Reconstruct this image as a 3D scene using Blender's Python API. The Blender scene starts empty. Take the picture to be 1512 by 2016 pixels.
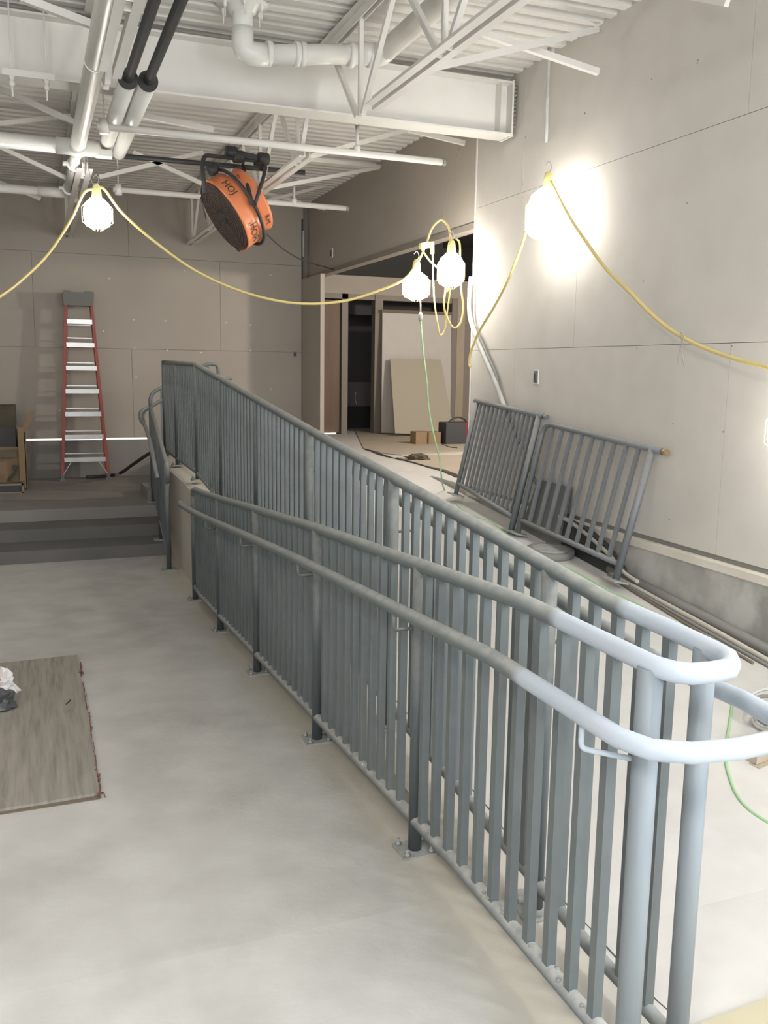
import bpy, bmesh, math, random
from mathutils import Vector, Matrix
R = math.radians
random.seed(7)
scene = bpy.context.scene
C = scene.collection

# ---------------------------------------------------------------- camera
YAW, PITCH, ROLL, FPX, EYE = 0.371099, 0.159195, 0.01419, 1763.7, 1.62
fw = Vector((math.sin(YAW)*math.cos(PITCH), math.cos(YAW)*math.cos(PITCH), -math.sin(PITCH)))
rt = Vector((math.cos(YAW), -math.sin(YAW), 0)); up = rt.cross(fw)
rt2 = rt*math.cos(ROLL) + up*math.sin(ROLL); up2 = up*math.cos(ROLL) - rt*math.sin(ROLL)
cd = bpy.data.cameras.new('camera'); cam = bpy.data.objects.new('camera', cd); C.objects.link(cam)
M = Matrix((rt2, up2, -fw)).transposed().to_4x4(); M.translation = (0, 0, EYE); cam.matrix_world = M
cd.sensor_fit = 'VERTICAL'; cd.sensor_height = 24.0; cd.lens = 24.0*FPX/2016.0; cd.clip_start = 0.02; cd.clip_end = 100
scene.camera = cam

# ---------------------------------------------------------------- world, lights, exposure
w = bpy.data.worlds.new('world'); scene.world = w; w.use_nodes = True
bg = w.node_tree.nodes['Background']; bg.inputs[0].default_value = (0.86, 0.92, 1.0, 1); bg.inputs[1].default_value = 0.9
vs = scene.view_settings; vs.view_transform = 'Standard'; vs.look = 'None'; vs.gamma = 1.0; vs.use_curve_mapping = False
vs.exposure = 0.32
scene.cycles.use_denoising = True
scene.cycles.max_bounces = 6; scene.cycles.diffuse_bounces = 4; scene.cycles.volume_bounces = 0
scene.cycles.use_adaptive_sampling = True; scene.cycles.adaptive_threshold = 0.03
def area(name, loc, target, sx, sy, power, col):
    l = bpy.data.lights.new(name, 'AREA'); l.shape = 'RECTANGLE'; l.size = sx; l.size_y = sy; l.energy = power; l.color = col
    o = bpy.data.objects.new(name, l); C.objects.link(o); o.location = loc
    o.rotation_euler = (Vector(target) - Vector(loc)).to_track_quat('-Z', 'Y').to_euler(); return o
# daylight through the shopfront behind the camera
area('daylight_behind', (0.4, -2.9, 1.9), (0.6, 4, 0.9), 6.0, 2.6, 108, (0.90, 0.95, 1.0))
area('daylight_side_window', (3.3, -1.2, 1.7), (1.3, 2.0, 0.7), 1.6, 1.8, 60, (0.84, 0.91, 1.0))
# unseen fill lamps added outside the picture to even out the light
def point(name, loc, power, r, col):
    l = bpy.data.lights.new(name, 'POINT'); l.energy = power; l.shadow_soft_size = r; l.color = col
    o = bpy.data.objects.new(name, l); C.objects.link(o); o.location = loc
for p, k in (((-3.4, 2.5, 3.0), .35), ((2.7, .3, 3.1), 1.0), ((-.9, -.4, 3.2), 1.1)): point('fill_light_outside_view', p, 125*k, .25, (1.0, .98, .95))
point('fill_light_side_room', (6.2, 8.7, 2.8), 270, .15, (1.0, .90, .78))  # unseen fill lamp added to brighten the room beyond the opening

# ---------------------------------------------------------------- helpers
def NB(): return bmesh.new()
def bx(bm, x0, x1, y0, y1, z0, z1):
    v = [bm.verts.new((x, y, z)) for z in (z0, z1) for x, y in ((x0, y0), (x1, y0), (x1, y1), (x0, y1))]
    for f in ((3, 2, 1, 0), (4, 5, 6, 7), (0, 1, 5, 4), (1, 2, 6, 5), (2, 3, 7, 6), (3, 0, 4, 7)): bm.faces.new([v[i] for i in f])
    return v
def obx(bm, c, a, b, n, da, db, dn):
    c, a, b, n = Vector(c), Vector(a).normalized(), Vector(b).normalized(), Vector(n).normalized()
    v = [bm.verts.new(c + a*sa*da/2 + b*sb*db/2 + n*sn*dn/2) for sn in (-1, 1) for sa, sb in ((-1, -1), (1, -1), (1, 1), (-1, 1))]
    for f in ((3, 2, 1, 0), (4, 5, 6, 7), (0, 1, 5, 4), (1, 2, 6, 5), (2, 3, 7, 6), (3, 0, 4, 7)): bm.faces.new([v[i] for i in f])
    return v
def bar(bm, p, q, wd, th, ref=(0, 0, 1)):
    p, q = Vector(p), Vector(q); d = (q-p)
    s = d.cross(Vector(ref))
    if s.length < 1e-6: s = d.cross(Vector((1, 0, 0)))
    s.normalize(); n = s.cross(d).normalized()
    obx(bm, (p+q)/2, d, s, n, d.length, wd, th)
def prism(bm, pts, ax, t0, t1):
    """extrude polygon pts (2D) along axis ax from t0 to t1; for ax 'x' pts are (y,z), 'y' (x,z), 'z' (x,y)"""
    def P(p, t): return {'x': (t, p[0], p[1]), 'y': (p[0], t, p[1]), 'z': (p[0], p[1], t)}[ax]
    a = [bm.verts.new(P(p, t0)) for p in pts]; b = [bm.verts.new(P(p, t1)) for p in pts]; n = len(pts)
    bm.faces.new(a); bm.faces.new(b[::-1])
    for i in range(n): bm.faces.new((a[i], b[i], b[(i+1) % n], a[(i+1) % n]))
def smoothpath(pts, n=6):
    P = [Vector(p) for p in pts]
    if len(P) < 3: return P
    out = []
    for i in range(len(P)-1):
        p0 = P[max(i-1, 0)]; p1 = P[i]; p2 = P[i+1]; p3 = P[min(i+2, len(P)-1)]
        for k in range(n):
            t = k/n
            out.append(0.5*((2*p1) + (p2-p0)*t + (2*p0-5*p1+4*p2-p3)*t*t + (3*p1-p0-3*p2+p3)*t**3))
    out.append(P[-1]); return out
def fillet(pts, r, n=6, closed=False):
    P = [Vector(p) for p in pts]; out = [P[0]]
    for i in range(1, len(P)-1):
        a, b, c = P[i-1], P[i], P[i+1]
        rr = r if not isinstance(r, dict) else r.get(i, 0)
        d1, d2 = (a-b), (c-b); L = min(rr, d1.length*.49, d2.length*.49)
        s, e = b+d1.normalized()*L, b+d2.normalized()*L
        if L < 1e-4: out.append(b); continue
        for k in range(n+1):
            t = k/n; out.append(s*(1-t)**2 + b*2*t*(1-t) + e*t*t)
    out.append(P[-1]); return out
def tube(bm, pts, r, seg=8, cap=True, radii=None):
    P = [Vector(p) for p in pts]; n = len(P); rings = []; prev = None
    for i in range(n):
        t = (P[min(i+1, n-1)] - P[max(i-1, 0)])
        if t.length < 1e-9: t = Vector((0, 0, 1))
        t.normalize()
        if prev is None:
            a = Vector((0, 0, 1)) if abs(t.z) < .9 else Vector((1, 0, 0)); u = t.cross(a).normalized()
        else:
            u = (prev - t*prev.dot(t))
            u = u.normalized() if u.length > 1e-6 else t.orthogonal().normalized()
        prev = u; v = t.cross(u); rr = radii[i] if radii else r
        rings.append([bm.verts.new(P[i] + (u*math.cos(2*math.pi*k/seg) + v*math.sin(2*math.pi*k/seg))*rr) for k in range(seg)])
    for i in range(n-1):
        for k in range(seg):
            f = bm.faces.new((rings[i][k], rings[i][(k+1) % seg], rings[i+1][(k+1) % seg], rings[i+1][k])); f.smooth = True
    if cap: bm.faces.new(rings[0][::-1]); bm.faces.new(rings[-1])
def lathe(bm, c, axis, prof, seg=20):
    c, t = Vector(c), Vector(axis).normalized(); u = t.orthogonal().normalized(); v = t.cross(u); rings = []
    for r, h in prof:
        rings.append([bm.verts.new(c + t*h + (u*math.cos(2*math.pi*k/seg)+v*math.sin(2*math.pi*k/seg))*max(r, 1e-4)) for k in range(seg)])
    for i in range(len(rings)-1):
        for k in range(seg):
            f = bm.faces.new((rings[i][k], rings[i][(k+1) % seg], rings[i+1][(k+1) % seg], rings[i+1][k])); f.smooth = True
    bm.faces.new(rings[0][::-1]); bm.faces.new(rings[-1])
def meta(o, label=None, cat=None, group=None, kind=None):
    if label: o['label'] = label
    if cat: o['category'] = cat
    if group: o['group'] = group
    if kind: o['kind'] = kind
    return o
def wloc(o):
    v = Vector((0, 0, 0))
    while o is not None: v += o.location; o = o.parent
    return v
def obj(name, bm, mat, parent=None, origin=None, normals=True):
    if normals: bmesh.ops.recalc_face_normals(bm, faces=bm.faces)
    me = bpy.data.meshes.new(name)
    if parent is not None: off = wloc(parent)
    elif origin is not None: off = Vector(origin)
    else:
        xs = [v.co for v in bm.verts]; off = Vector((sum(v.x for v in xs)/len(xs), sum(v.y for v in xs)/len(xs), min(v.z for v in xs)))
    bmesh.ops.translate(bm, verts=bm.verts, vec=-off)
    bm.to_mesh(me); bm.free(); me.materials.append(mat)
    o = bpy.data.objects.new(name, me); C.objects.link(o)
    if parent is not None: o.parent = parent
    else: o.location = off
    return o
def inst(src, parent, loc):
    """a piece sharing src's mesh, its local position loc"""
    o = src.copy(); C.objects.link(o); o.parent = parent; o.location = loc; return o
def thing(name, label, cat, loc=(0, 0, 0), group=None):
    o = bpy.data.objects.new(name, None); C.objects.link(o); o.location = loc; o.empty_display_size = .1
    return meta(o, label, cat, group)
def struct(name, bm, mat, label=None, parent=None):
    o = obj(name, bm, mat, parent)
    if parent is None: o['kind'] = 'structure'
    if label: o['label'] = label
    return o

# ---------------------------------------------------------------- materials
def mat(name, col, rough=.6, metal=0.0, var=None, scale=6.0, amount=.5, bump=0.0, bscale=60.0, stretch=(1, 1, 1), detail=4, spec=.5,
        var2=None, scale2=1.2, amount2=.5, emit=None, estr=0.0, lo=.35, hi=.7):
    m = bpy.data.materials.new(name); m.use_nodes = True; nt = m.node_tree; N = nt.nodes; L = nt.links
    b = N['Principled BSDF']; b.inputs['Roughness'].default_value = rough; b.inputs['Metallic'].default_value = metal
    b.inputs['Specular IOR Level'].default_value = spec
    b.inputs['Base Color'].default_value = (*col, 1)
    tc = N.new('ShaderNodeNewGeometry'); mp = N.new('ShaderNodeMapping'); mp.inputs['Scale'].default_value = stretch
    L.new(tc.outputs['Position'], mp.inputs['Vector']); last = None
    for vc, sc_, am in ((var, scale, amount), (var2, scale2, amount2)):
        if vc is None: continue
        n = N.new('ShaderNodeTexNoise'); n.inputs['Scale'].default_value = sc_; n.inputs['Detail'].default_value = detail
        L.new(mp.outputs[0], n.inputs['Vector'])
        mr = N.new('ShaderNodeMapRange'); mr.inputs[1].default_value = lo; mr.inputs[2].default_value = hi; mr.inputs[4].default_value = am
        L.new(n.outputs['Fac'], mr.inputs[0])
        mx = N.new('ShaderNodeMix'); mx.data_type = 'RGBA'; L.new(mr.outputs[0], mx.inputs[0])
        if last is None: mx.inputs[6].default_value = (*col, 1)
        else: L.new(last, mx.inputs[6])
        mx.inputs[7].default_value = (*vc, 1); last = mx.outputs[2]
    if last is not None: L.new(last, b.inputs['Base Color'])
    if bump:
        n = N.new('ShaderNodeTexNoise'); n.inputs['Scale'].default_value = bscale; n.inputs['Detail'].default_value = 5
        L.new(mp.outputs[0], n.inputs['Vector']); bp = N.new('ShaderNodeBump'); bp.inputs['Strength'].default_value = bump; bp.inputs['Distance'].default_value = .01
        L.new(n.outputs['Fac'], bp.inputs['Height']); L.new(bp.outputs[0], b.inputs['Normal'])
    if emit: b.inputs['Emission Color'].default_value = (*emit, 1); b.inputs['Emission Strength'].default_value = estr
    return m
def rail_mat(name, base, dust, daylit=None, ylim=1.78):
    """blue-grey primer, construction dust settled on the upward faces; optionally daylight painted into the near stretch (y < ylim)"""
    m = mat(name, base, rough=.42, spec=.5); nt = m.node_tree; N = nt.nodes; L = nt.links; b = N['Principled BSDF']
    g = N.new('ShaderNodeNewGeometry'); s = N.new('ShaderNodeSeparateXYZ'); L.new(g.outputs['Normal'], s.inputs[0])
    mr = N.new('ShaderNodeMapRange'); mr.inputs[1].default_value = -.1; mr.inputs[2].default_value = .75; L.new(s.outputs['Z'], mr.inputs[0])
    n = N.new('ShaderNodeTexNoise'); n.inputs['Scale'].default_value = 26; n.inputs['Detail'].default_value = 5; L.new(g.outputs['Position'], n.inputs['Vector'])
    mn = N.new('ShaderNodeMapRange'); mn.inputs[1].default_value = .25; mn.inputs[2].default_value = .6; mn.inputs[3].default_value = .45; L.new(n.outputs['Fac'], mn.inputs[0])
    mu = N.new('ShaderNodeMath'); mu.operation = 'MULTIPLY'; L.new(mr.outputs[0], mu.inputs[0]); L.new(mn.outputs[0], mu.inputs[1])
    n2 = N.new('ShaderNodeTexNoise'); n2.inputs['Scale'].default_value = 5; n2.inputs['Detail'].default_value = 6; L.new(g.outputs['Position'], n2.inputs['Vector'])
    vb = N.new('ShaderNodeMix'); vb.data_type = 'RGBA'; L.new(n2.outputs['Fac'], vb.inputs[0]); vb.inputs[6].default_value = (*[c*.82 for c in base], 1); vb.inputs[7].default_value = (*[c*1.25 for c in base], 1)
    mx = N.new('ShaderNodeMix'); mx.data_type = 'RGBA'; L.new(mu.outputs[0], mx.inputs[0]); L.new(vb.outputs[2], mx.inputs[6]); mx.inputs[7].default_value = (*dust, 1)
    out = mx.outputs[2]
    ro = N.new('ShaderNodeMapRange'); ro.inputs[3].default_value = .4; ro.inputs[4].default_value = .85; L.new(mu.outputs[0], ro.inputs[0]); L.new(ro.outputs[0], b.inputs['Roughness'])
    if daylit:  # daylight on the near end, put into the base colour as paler blue
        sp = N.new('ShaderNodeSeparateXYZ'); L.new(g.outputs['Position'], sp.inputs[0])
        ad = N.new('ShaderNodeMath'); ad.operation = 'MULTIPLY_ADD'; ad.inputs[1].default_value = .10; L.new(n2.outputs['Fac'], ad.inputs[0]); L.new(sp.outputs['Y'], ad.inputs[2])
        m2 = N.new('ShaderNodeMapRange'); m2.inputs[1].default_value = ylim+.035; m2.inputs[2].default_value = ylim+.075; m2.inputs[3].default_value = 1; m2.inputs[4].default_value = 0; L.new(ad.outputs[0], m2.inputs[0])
        mf = N.new('ShaderNodeMix'); mf.data_type = 'RGBA'; L.new(m2.outputs[0], mf.inputs[0]); L.new(out, mf.inputs[6]); mf.inputs[7].default_value = (*daylit, 1); out = mf.outputs[2]
    L.new(out, b.inputs['Base Color'])
    return m
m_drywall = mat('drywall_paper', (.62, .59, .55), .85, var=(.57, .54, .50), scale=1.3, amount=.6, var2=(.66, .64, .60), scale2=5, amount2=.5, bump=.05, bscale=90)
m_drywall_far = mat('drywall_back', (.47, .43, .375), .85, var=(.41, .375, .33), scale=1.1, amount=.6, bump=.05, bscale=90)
m_mud = mat('screw_spot', (.85, .83, .78), .8)
m_seam = mat('seam_shadow_gap', (.27, .245, .215), .9)
m_paintedsteel = mat('white_painted_steel', (.80, .78, .74), .5, var=(.72, .70, .66), scale=3, amount=.6)
m_deck = mat('white_deck', (.74, .72, .68), .6, var=(.62, .60, .57), scale=2, amount=.6)
m_pvc = mat('white_pvc', (.82, .81, .77), .35, var=(.74, .73, .69), scale=5, amount=.5)
m_conc = mat('concrete_slab', (.56, .553, .53), .8, var=(.43, .42, .40), scale=1.3, amount=.8, var2=(.66, .655, .63), scale2=4, amount2=.65, bump=.12, bscale=35, detail=8)
m_concR = mat('ramp_concrete', (.60, .585, .56), .8, var=(.52, .505, .48), scale=1.6, amount=.6, var2=(.66, .65, .625), scale2=6, amount2=.5, bump=.1, bscale=35, detail=8)
m_curb = mat('curb_concrete', (.40, .39, .365), .85, var=(.30, .295, .275), scale=2.6, amount=.9, lo=.42, hi=.58, var2=(.62, .61, .58), scale2=3.4, amount2=.6, bump=.25, bscale=22, detail=8)
m_stepd = mat('dark_step_concrete', (.185, .182, .175), .85, var=(.15, .148, .143), scale=1.8, amount=.7, bump=.15, bscale=30)
m_step = mat('dusty_step_concrete', (.31, .298, .28), .85, var=(.25, .24, .225), scale=1.8, amount=.7, bump=.15, bscale=30)
m_retain = mat('retaining_wall_concrete', (.55, .52, .46), .85, var=(.46, .43, .38), scale=2, amount=.6, bump=.15, bscale=30)
m_railtop = rail_mat('rail_primer_handrail', (.145, .172, .178), (.36, .37, .355), daylit=(.47, .53, .60))
m_rail = rail_mat('rail_primer', (.125, .147, .152), (.31, .32, .31))
m_railb = rail_mat('rail_primer_dusty', (.135, .155, .158), (.42, .42, .40))
m_post = rail_mat('rail_primer_post', (.105, .125, .13), (.30, .31, .30), daylit=(.25, .285, .31), ylim=1.6)
m_loose = rail_mat('loose_panel_primer', (.15, .165, .175), (.30, .30, .295))
m_postd = rail_mat('rail_primer_post_dull', (.085, .102, .107), (.26, .27, .26))
m_plate = mat('dusty_base_plate', (.30, .32, .31), .6, var=(.48, .48, .45), scale=25, amount=.7)
m_bolt = mat('zinc_bolt', (.38, .38, .36), .5, metal=.3)
m_yellow = mat('yellow_cord', (.74, .61, .25), .5)
m_cage = mat('yellow_plastic', (.85, .74, .35), .45)
m_green = mat('green_cord', (.36, .58, .32), .5)
m_orange = mat('orange_enamel', (.80, .26, .11), .35, var=(.70, .22, .095), scale=4, amount=.5)
m_grille = mat('dark_brown_grille', (.085, .06, .05), .6)
m_black = mat('black_steel', (.040, .042, .042), .5)
m_blackr = mat('black_rubber_foam', (.05, .05, .05), .75, var=(.08, .08, .08), scale=12)
m_alu = mat('aluminium', (.60, .59, .57), .38, metal=.85, var=(.5, .49, .47), scale=14, amount=.5)
m_fibre = mat('red_fibreglass', (.40, .075, .06), .5, var=(.30, .07, .06), scale=6)
m_capgrey = mat('grey_ladder_plastic', (.19, .19, .175), .6)
m_card = mat('cardboard', (.33, .235, .14), .85, var=(.27, .19, .11), scale=4)
m_carddark = mat('dark_carton', (.10, .085, .055), .8, var=(.06, .055, .045), scale=5)
def tint_band(m, x0, x1, col, am):
    # ochre dirt trodden into the slab along the foot of the railing
    nt = m.node_tree; N = nt.nodes; L = nt.links; b = N['Principled BSDF']; src = b.inputs['Base Color'].links[0].from_socket
    g = N.new('ShaderNodeNewGeometry'); s = N.new('ShaderNodeSeparateXYZ'); L.new(g.outputs['Position'], s.inputs[0])
    n = N.new('ShaderNodeTexNoise'); n.inputs['Scale'].default_value = 9; n.inputs['Detail'].default_value = 6; L.new(g.outputs['Position'], n.inputs['Vector'])
    a = N.new('ShaderNodeMath'); a.operation = 'MULTIPLY_ADD'; a.inputs[1].default_value = .16; L.new(n.outputs['Fac'], a.inputs[0]); L.new(s.outputs['X'], a.inputs[2])
    r = N.new('ShaderNodeMapRange'); r.inputs[1].default_value = x0; r.inputs[2].default_value = x1; r.inputs[4].default_value = am; L.new(a.outputs[0], r.inputs[0])
    mx = N.new('ShaderNodeMix'); mx.data_type = 'RGBA'; L.new(r.outputs[0], mx.inputs[0]); L.new(src, mx.inputs[6]); mx.inputs[7].default_value = (*col, 1); L.new(mx.outputs[2], b.inputs['Base Color'])
tint_band(m_conc, 1.06, 1.20, (.50, .46, .36), .6)
m_ply = mat('weathered_plywood', (.36, .34, .30), .8, var=(.20, .19, .175), scale=2.2, amount=.85, var2=(.44, .40, .33), scale2=5, amount2=.5, stretch=(16, .9, 1), bump=.3, bscale=14, detail=7, lo=.38, hi=.68)
m_plyedge = mat('plywood_edge', (.20, .16, .12), .85)
m_plyfloor = mat('tan_plywood', (.46, .40, .32), .8, var=(.38, .33, .26), scale=3)
m_redchalk = mat('faded_red_paint', (.20, .09, .085), .85)
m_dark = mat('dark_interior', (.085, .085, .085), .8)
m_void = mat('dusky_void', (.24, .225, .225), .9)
m_door = mat('brown_wood_door', (.19, .125, .085), .55, var=(.14, .09, .06), scale=3, stretch=(8, 8, .7))
m_frame = mat('taupe_door_frame', (.28, .25, .215), .6)
m_wood = mat('pale_lumber', (.48, .41, .32), .75, var=(.40, .34, .26), scale=3, stretch=(6, 6, 1))
m_sill = mat('pale_wood_sill', (.74, .70, .62), .8, var=(.58, .53, .45), scale=4)
m_track = mat('galvanised_track', (.30, .30, .29), .45, metal=.4)
m_conduit = mat('grey_conduit', (.58, .58, .56), .45, var=(.40, .40, .39), scale=9, amount=.7)
m_cable = mat('grey_cable', (.24, .235, .22), .6)
m_palecable = mat('pale_cable', (.55, .51, .45), .7)
m_bulb = mat('lit_lamp', (1, 1, 1), .5, emit=(1.0, .97, .92), estr=17)
m_bulb_a = mat('lit_lamp_left', (1, 1, 1), .5, emit=(1.0, .97, .93), estr=32)
m_bulb_c = mat('lit_lamp_corner', (1, 1, 1), .5, emit=(1.0, .96, .89), estr=30)
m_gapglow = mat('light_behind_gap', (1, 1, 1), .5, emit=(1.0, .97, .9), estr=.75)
m_white = mat('white_paper', (.82, .80, .80), .8)
m_red = mat('red_print', (.62, .07, .05), .6)
m_bag = mat('dark_plastic_bag', (.07, .075, .08), .35)
m_tool = mat('charcoal_case', (.06, .062, .065), .6)
m_toolred = mat('dark_red_case', (.22, .03, .04), .55)

# ================================================================ STRUCTURE
ZLOW = -0.27
def zl(y): return 0 if y < 2.3 else max(-.06*(y-2.3), ZLOW)       # lower ramp surface
def zr(y): return 0 if y < 2.0 else min(.094*(y-2.0), .57)        # upper ramp surface
bm = NB(); prism(bm, [(-3, 0), (2.3, 0), (6.8, ZLOW), (9.02, ZLOW), (9.02, -.7), (-3, -.7)], 'x', -4.5, 1.22)
struct('floor', bm, m_conc, 'pale dusty concrete landing and lower ramp sloping away from the camera')
bm = NB(); prism(bm, [(-3, 0), (2.0, 0), (8.064, .57), (8.064, -.7), (-3, -.7)], 'x', 1.424, 3.61)
struct('floor_upper_ramp', bm, m_concR, 'pale concrete ramp rising beside the right wall')
bm = NB(); bx(bm, 1.42, 3.65, 8.064, 10.35, -.7, .57); bx(bm, 2.0, 3.65, 10.35, 12.8, -.7, .57); bx(bm, 3.65, 8.0, 7.25, 16.6, -.7, .57)
struct('floor_upper_landing', bm, m_concR, 'raised concrete floor at the top of the ramp')
bm = NB(); bx(bm, -4.5, 1.22, 9.98, 12.8, -.7, .10); bx(bm, 1.22, 2.0, 11.05, 12.8, -.7, .10)
struct('floor_back', bm, m_step, 'dusty grey floor at the foot of the ladder')
# retaining curb between the two ramps
bm = NB(); prism(bm, [(-3, 0), (2.0, 0), (8.064, .57), (10.3, .60), (10.3, -.7), (-3, -.7)], 'x', 1.22, 1.42)
struct('trim_1', bm, m_retain, 'beige concrete kerb wall between the two ramps, growing taller to the back')
# wide steps on the left
st = thing('steps', 'wide low concrete steps leading up to the ladder floor', None, (-1.6, 9.0, ZLOW)); st['kind'] = 'structure'
for i, (y0, y1) in enumerate(((9.02, 9.50), (9.50, 9.98))):
    bm = NB(); bx(bm, -4.5, 1.20, y0, y1+.02, -.7, ZLOW+.123*(i+1)); obj('step', bm, m_stepd, st)
st = thing('side_steps', 'short side steps rising right to the upper landing behind the railing', None, (1.6, 10.7, .1)); st['kind'] = 'structure'
for i in range(3):
    bm = NB(); bx(bm, 1.15+.29*i, 1.995, 10.36, 11.04, -.7 if i == 0 else .1, .1+.118*(i+1)); obj('step', bm, m_step, st)

def sheets(parent, rows, plane, axis, t, material, gap=.0035):
    """gypsum boards of one wall: rows = (z0, z1, [joints...]); plane = coordinate of the visible face; t = signed thickness"""
    for z0, z1, js in rows:
        for a, b in zip(js[:-1], js[1:]):
            bm = NB()
            if axis == 'y': bx(bm, a+gap/2, b-gap/2, min(plane, plane+t), max(plane, plane+t), z0+gap/2, z1-gap/2)
            else: bx(bm, min(plane, plane+t), max(plane, plane+t), a+gap/2, b-gap/2, z0+gap/2, z1-gap/2)
            obj('drywall_panel', bm, material, parent)
# back wall
bm = NB(); bx(bm, -4.5, 3.9, 12.82, 12.95, .61, 4.0)
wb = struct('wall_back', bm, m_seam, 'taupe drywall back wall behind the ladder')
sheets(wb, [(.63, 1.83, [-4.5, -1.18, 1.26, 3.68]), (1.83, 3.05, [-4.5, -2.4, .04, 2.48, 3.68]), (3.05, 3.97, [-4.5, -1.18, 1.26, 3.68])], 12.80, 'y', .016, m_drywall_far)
bm = NB(); bx(bm, -4.5, 3.68, 12.78, 12.95, -.1, .595); obj('concrete_base', bm, m_step, wb)
bm = NB(); bx(bm, -4.5, 3.64, 12.815, 12.83, .600, .624); obj('light_gap', bm, m_gapglow, wb)['label'] = 'bright thin line of light under the wall boards'
bm = NB()
for x, z in ((-.9, 2.6), (-.4, 2.1), (.9, 2.06), (1.3, 1.84), (1.3, 2.22), (1.72, 2.22), (1.31, 1.45), (1.74, 1.82), (2.2, 1.8), (2.56, 2.22), (.42, 1.47), (1.0, 2.75), (2.0, 2.9), (2.9, 2.2), (2.9, 1.84), (.3, 1.0), (3.2, 2.9), (3.2, 1.3)):
    lathe(bm, (x, 12.80, z), (0, -1, 0), [(.011, 0), (.008, .003)], 8)
s = obj('screw_spot', bm, m_mud, wb); s['kind'] = 'stuff'
# right wall
bm = NB(); bx(bm, 3.668, 3.80, -3, 7.274, .56, 4.0)
wr = struct('wall_right', bm, m_seam, 'tall pale drywall wall along the right side')
YE = 7.29
sheets(wr, [(.575, 1.787, [-3, -.82, 1.62, 4.06, 6.50, YE]), (1.787, 3.0, [-3, .77, 3.21, 5.65, YE]), (3.0, 3.97, [-3, -.82, 1.62, 4.06, 6.5, YE])], 3.65, 'x', .016, m_drywall, .003)
bm = NB(); bx(bm, 3.65, 3.80, 7.275, YE, .575, 3.97); obj('drywall_return', bm, m_drywall, wr)
bm = NB(); bx(bm, 3.644, 3.652, 7.275, 7.296, .575, 3.97); obj('corner_bead', bm, m_mud, wr)
bm = NB()
random.seed(3)
for k in range(46):
    y = random.choice([.8, 1.2, 1.63, 2.0, 2.44, 2.85, 3.2, 3.6, 4.07, 4.5, 4.9, 5.64, 6.1, 6.48])+random.uniform(-.02, .02); z = random.choice([.7, 1.0, 1.3, 1.75, 1.82, 2.2, 2.6, 2.95, 3.05, 3.4])+random.uniform(-.02, .02)
    lathe(bm, (3.65, y, z), (-1, 0, 0), [(.006, 0), (.004, .001)], 6)
s = obj('screw_dimple', bm, m_seam, wr); s['kind'] = 'stuff'
bm = NB(); bx(bm, 3.66, 3.80, -3, 7.25, .545, .575); obj('bottom_track', bm, m_track, wr)
bm = NB(); bx(bm, 3.60, 3.80, -3, 7.25, -.7, .50)
kb = struct('baseboard_right', bm, m_curb, 'stained grey concrete kerb along the foot of the right wall')
bm = NB(); bx(bm, 3.595, 3.66, -3, 7.20, .50, .545); obj('sill_board', bm, m_sill, kb)['label'] = 'pale wooden sill board on the concrete kerb'
# bulkhead over the wide opening, jamb wall and things beyond
bm = NB(); bx(bm, 3.75, 3.87, YE, 12.82, 2.90, 4.0)
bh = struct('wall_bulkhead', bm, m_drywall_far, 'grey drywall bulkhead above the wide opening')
bm = NB(); bx(bm, 3.745, 3.875, YE, 12.8, 2.87, 2.90); obj('soffit', bm, m_drywall_far, bh)
bm = NB(); bx(bm, 3.738, 3.745, YE, 12.8, 2.865, 2.92); obj('edge_track', bm, m_frame, bh)
bm = NB(); bx(bm, 3.65, 3.705, 11.85, 12.79, .57, 2.862)
struct('wall_jamb', bm, m_drywall_far, 'short drywall return at the far side of the opening')
bm = NB(); bx(bm, 3.655, 3.675, 12.775, 12.80, .63, 3.7); obj('corner_gap', bm, m_dark, wb)
YD = 13.6
xa = (4.2302, 13.6000, 2.5762)[0]; xb = (4.6624, 13.6000, 2.5925)[0]; xc = (5.0869, 13.6000, 2.6085)[0]; xd = (5.2191, 13.6000, 1.8188)[0]; xe = (6.4216, 13.6000, 1.8404)[0]; xf = (6.5235, 13.6000, 1.8423)[0]; xg = (6.6632, 13.6000, 1.8448)[0]
bm = NB(); bx(bm, 3.9, 8.0, YD, YD+.12, 2.76, 3.04); bx(bm, 3.86, xa+.0, YD, YD+.12, .57, 2.76); bx(bm, xg+.16, 8.0, YD, YD+.12, .57, 2.76)
wd = struct('wall_doorway', bm, m_drywall_far, 'tan drywall partition with door openings seen through the wide opening')
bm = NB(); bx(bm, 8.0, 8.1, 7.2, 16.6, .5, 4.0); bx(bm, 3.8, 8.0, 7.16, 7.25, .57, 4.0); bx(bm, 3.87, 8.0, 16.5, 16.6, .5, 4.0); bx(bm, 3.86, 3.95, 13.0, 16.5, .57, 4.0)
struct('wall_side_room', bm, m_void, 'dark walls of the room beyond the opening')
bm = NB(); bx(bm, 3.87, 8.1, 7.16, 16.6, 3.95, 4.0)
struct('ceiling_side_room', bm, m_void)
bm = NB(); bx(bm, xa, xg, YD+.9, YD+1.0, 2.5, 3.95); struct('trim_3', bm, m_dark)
bm = NB(); bx(bm, xb-.12, xb-.02, YD, YD+.14, .57, 2.76); bx(bm, xc, xd, YD-.02, YD+.14, .57, 2.76); bx(bm, xe+.01, xf, YD-.02, YD+.14, .57, 2.76); bx(bm, xa, xf, YD, YD+.14, 2.68, 2.76)
d1 = struct('door_1', bm, m_frame, 'taupe door frames in the tan partition')
bm = NB(); bx(bm, xf, xg, YD-.03, YD+.1, .57, 2.76); obj('stud', bm, m_wood, d1)
bm = NB(); bx(bm, xg, xg+.16, YD-.01, YD+.1, .57, 2.76); obj('casing', bm, m_frame, d1)
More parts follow.
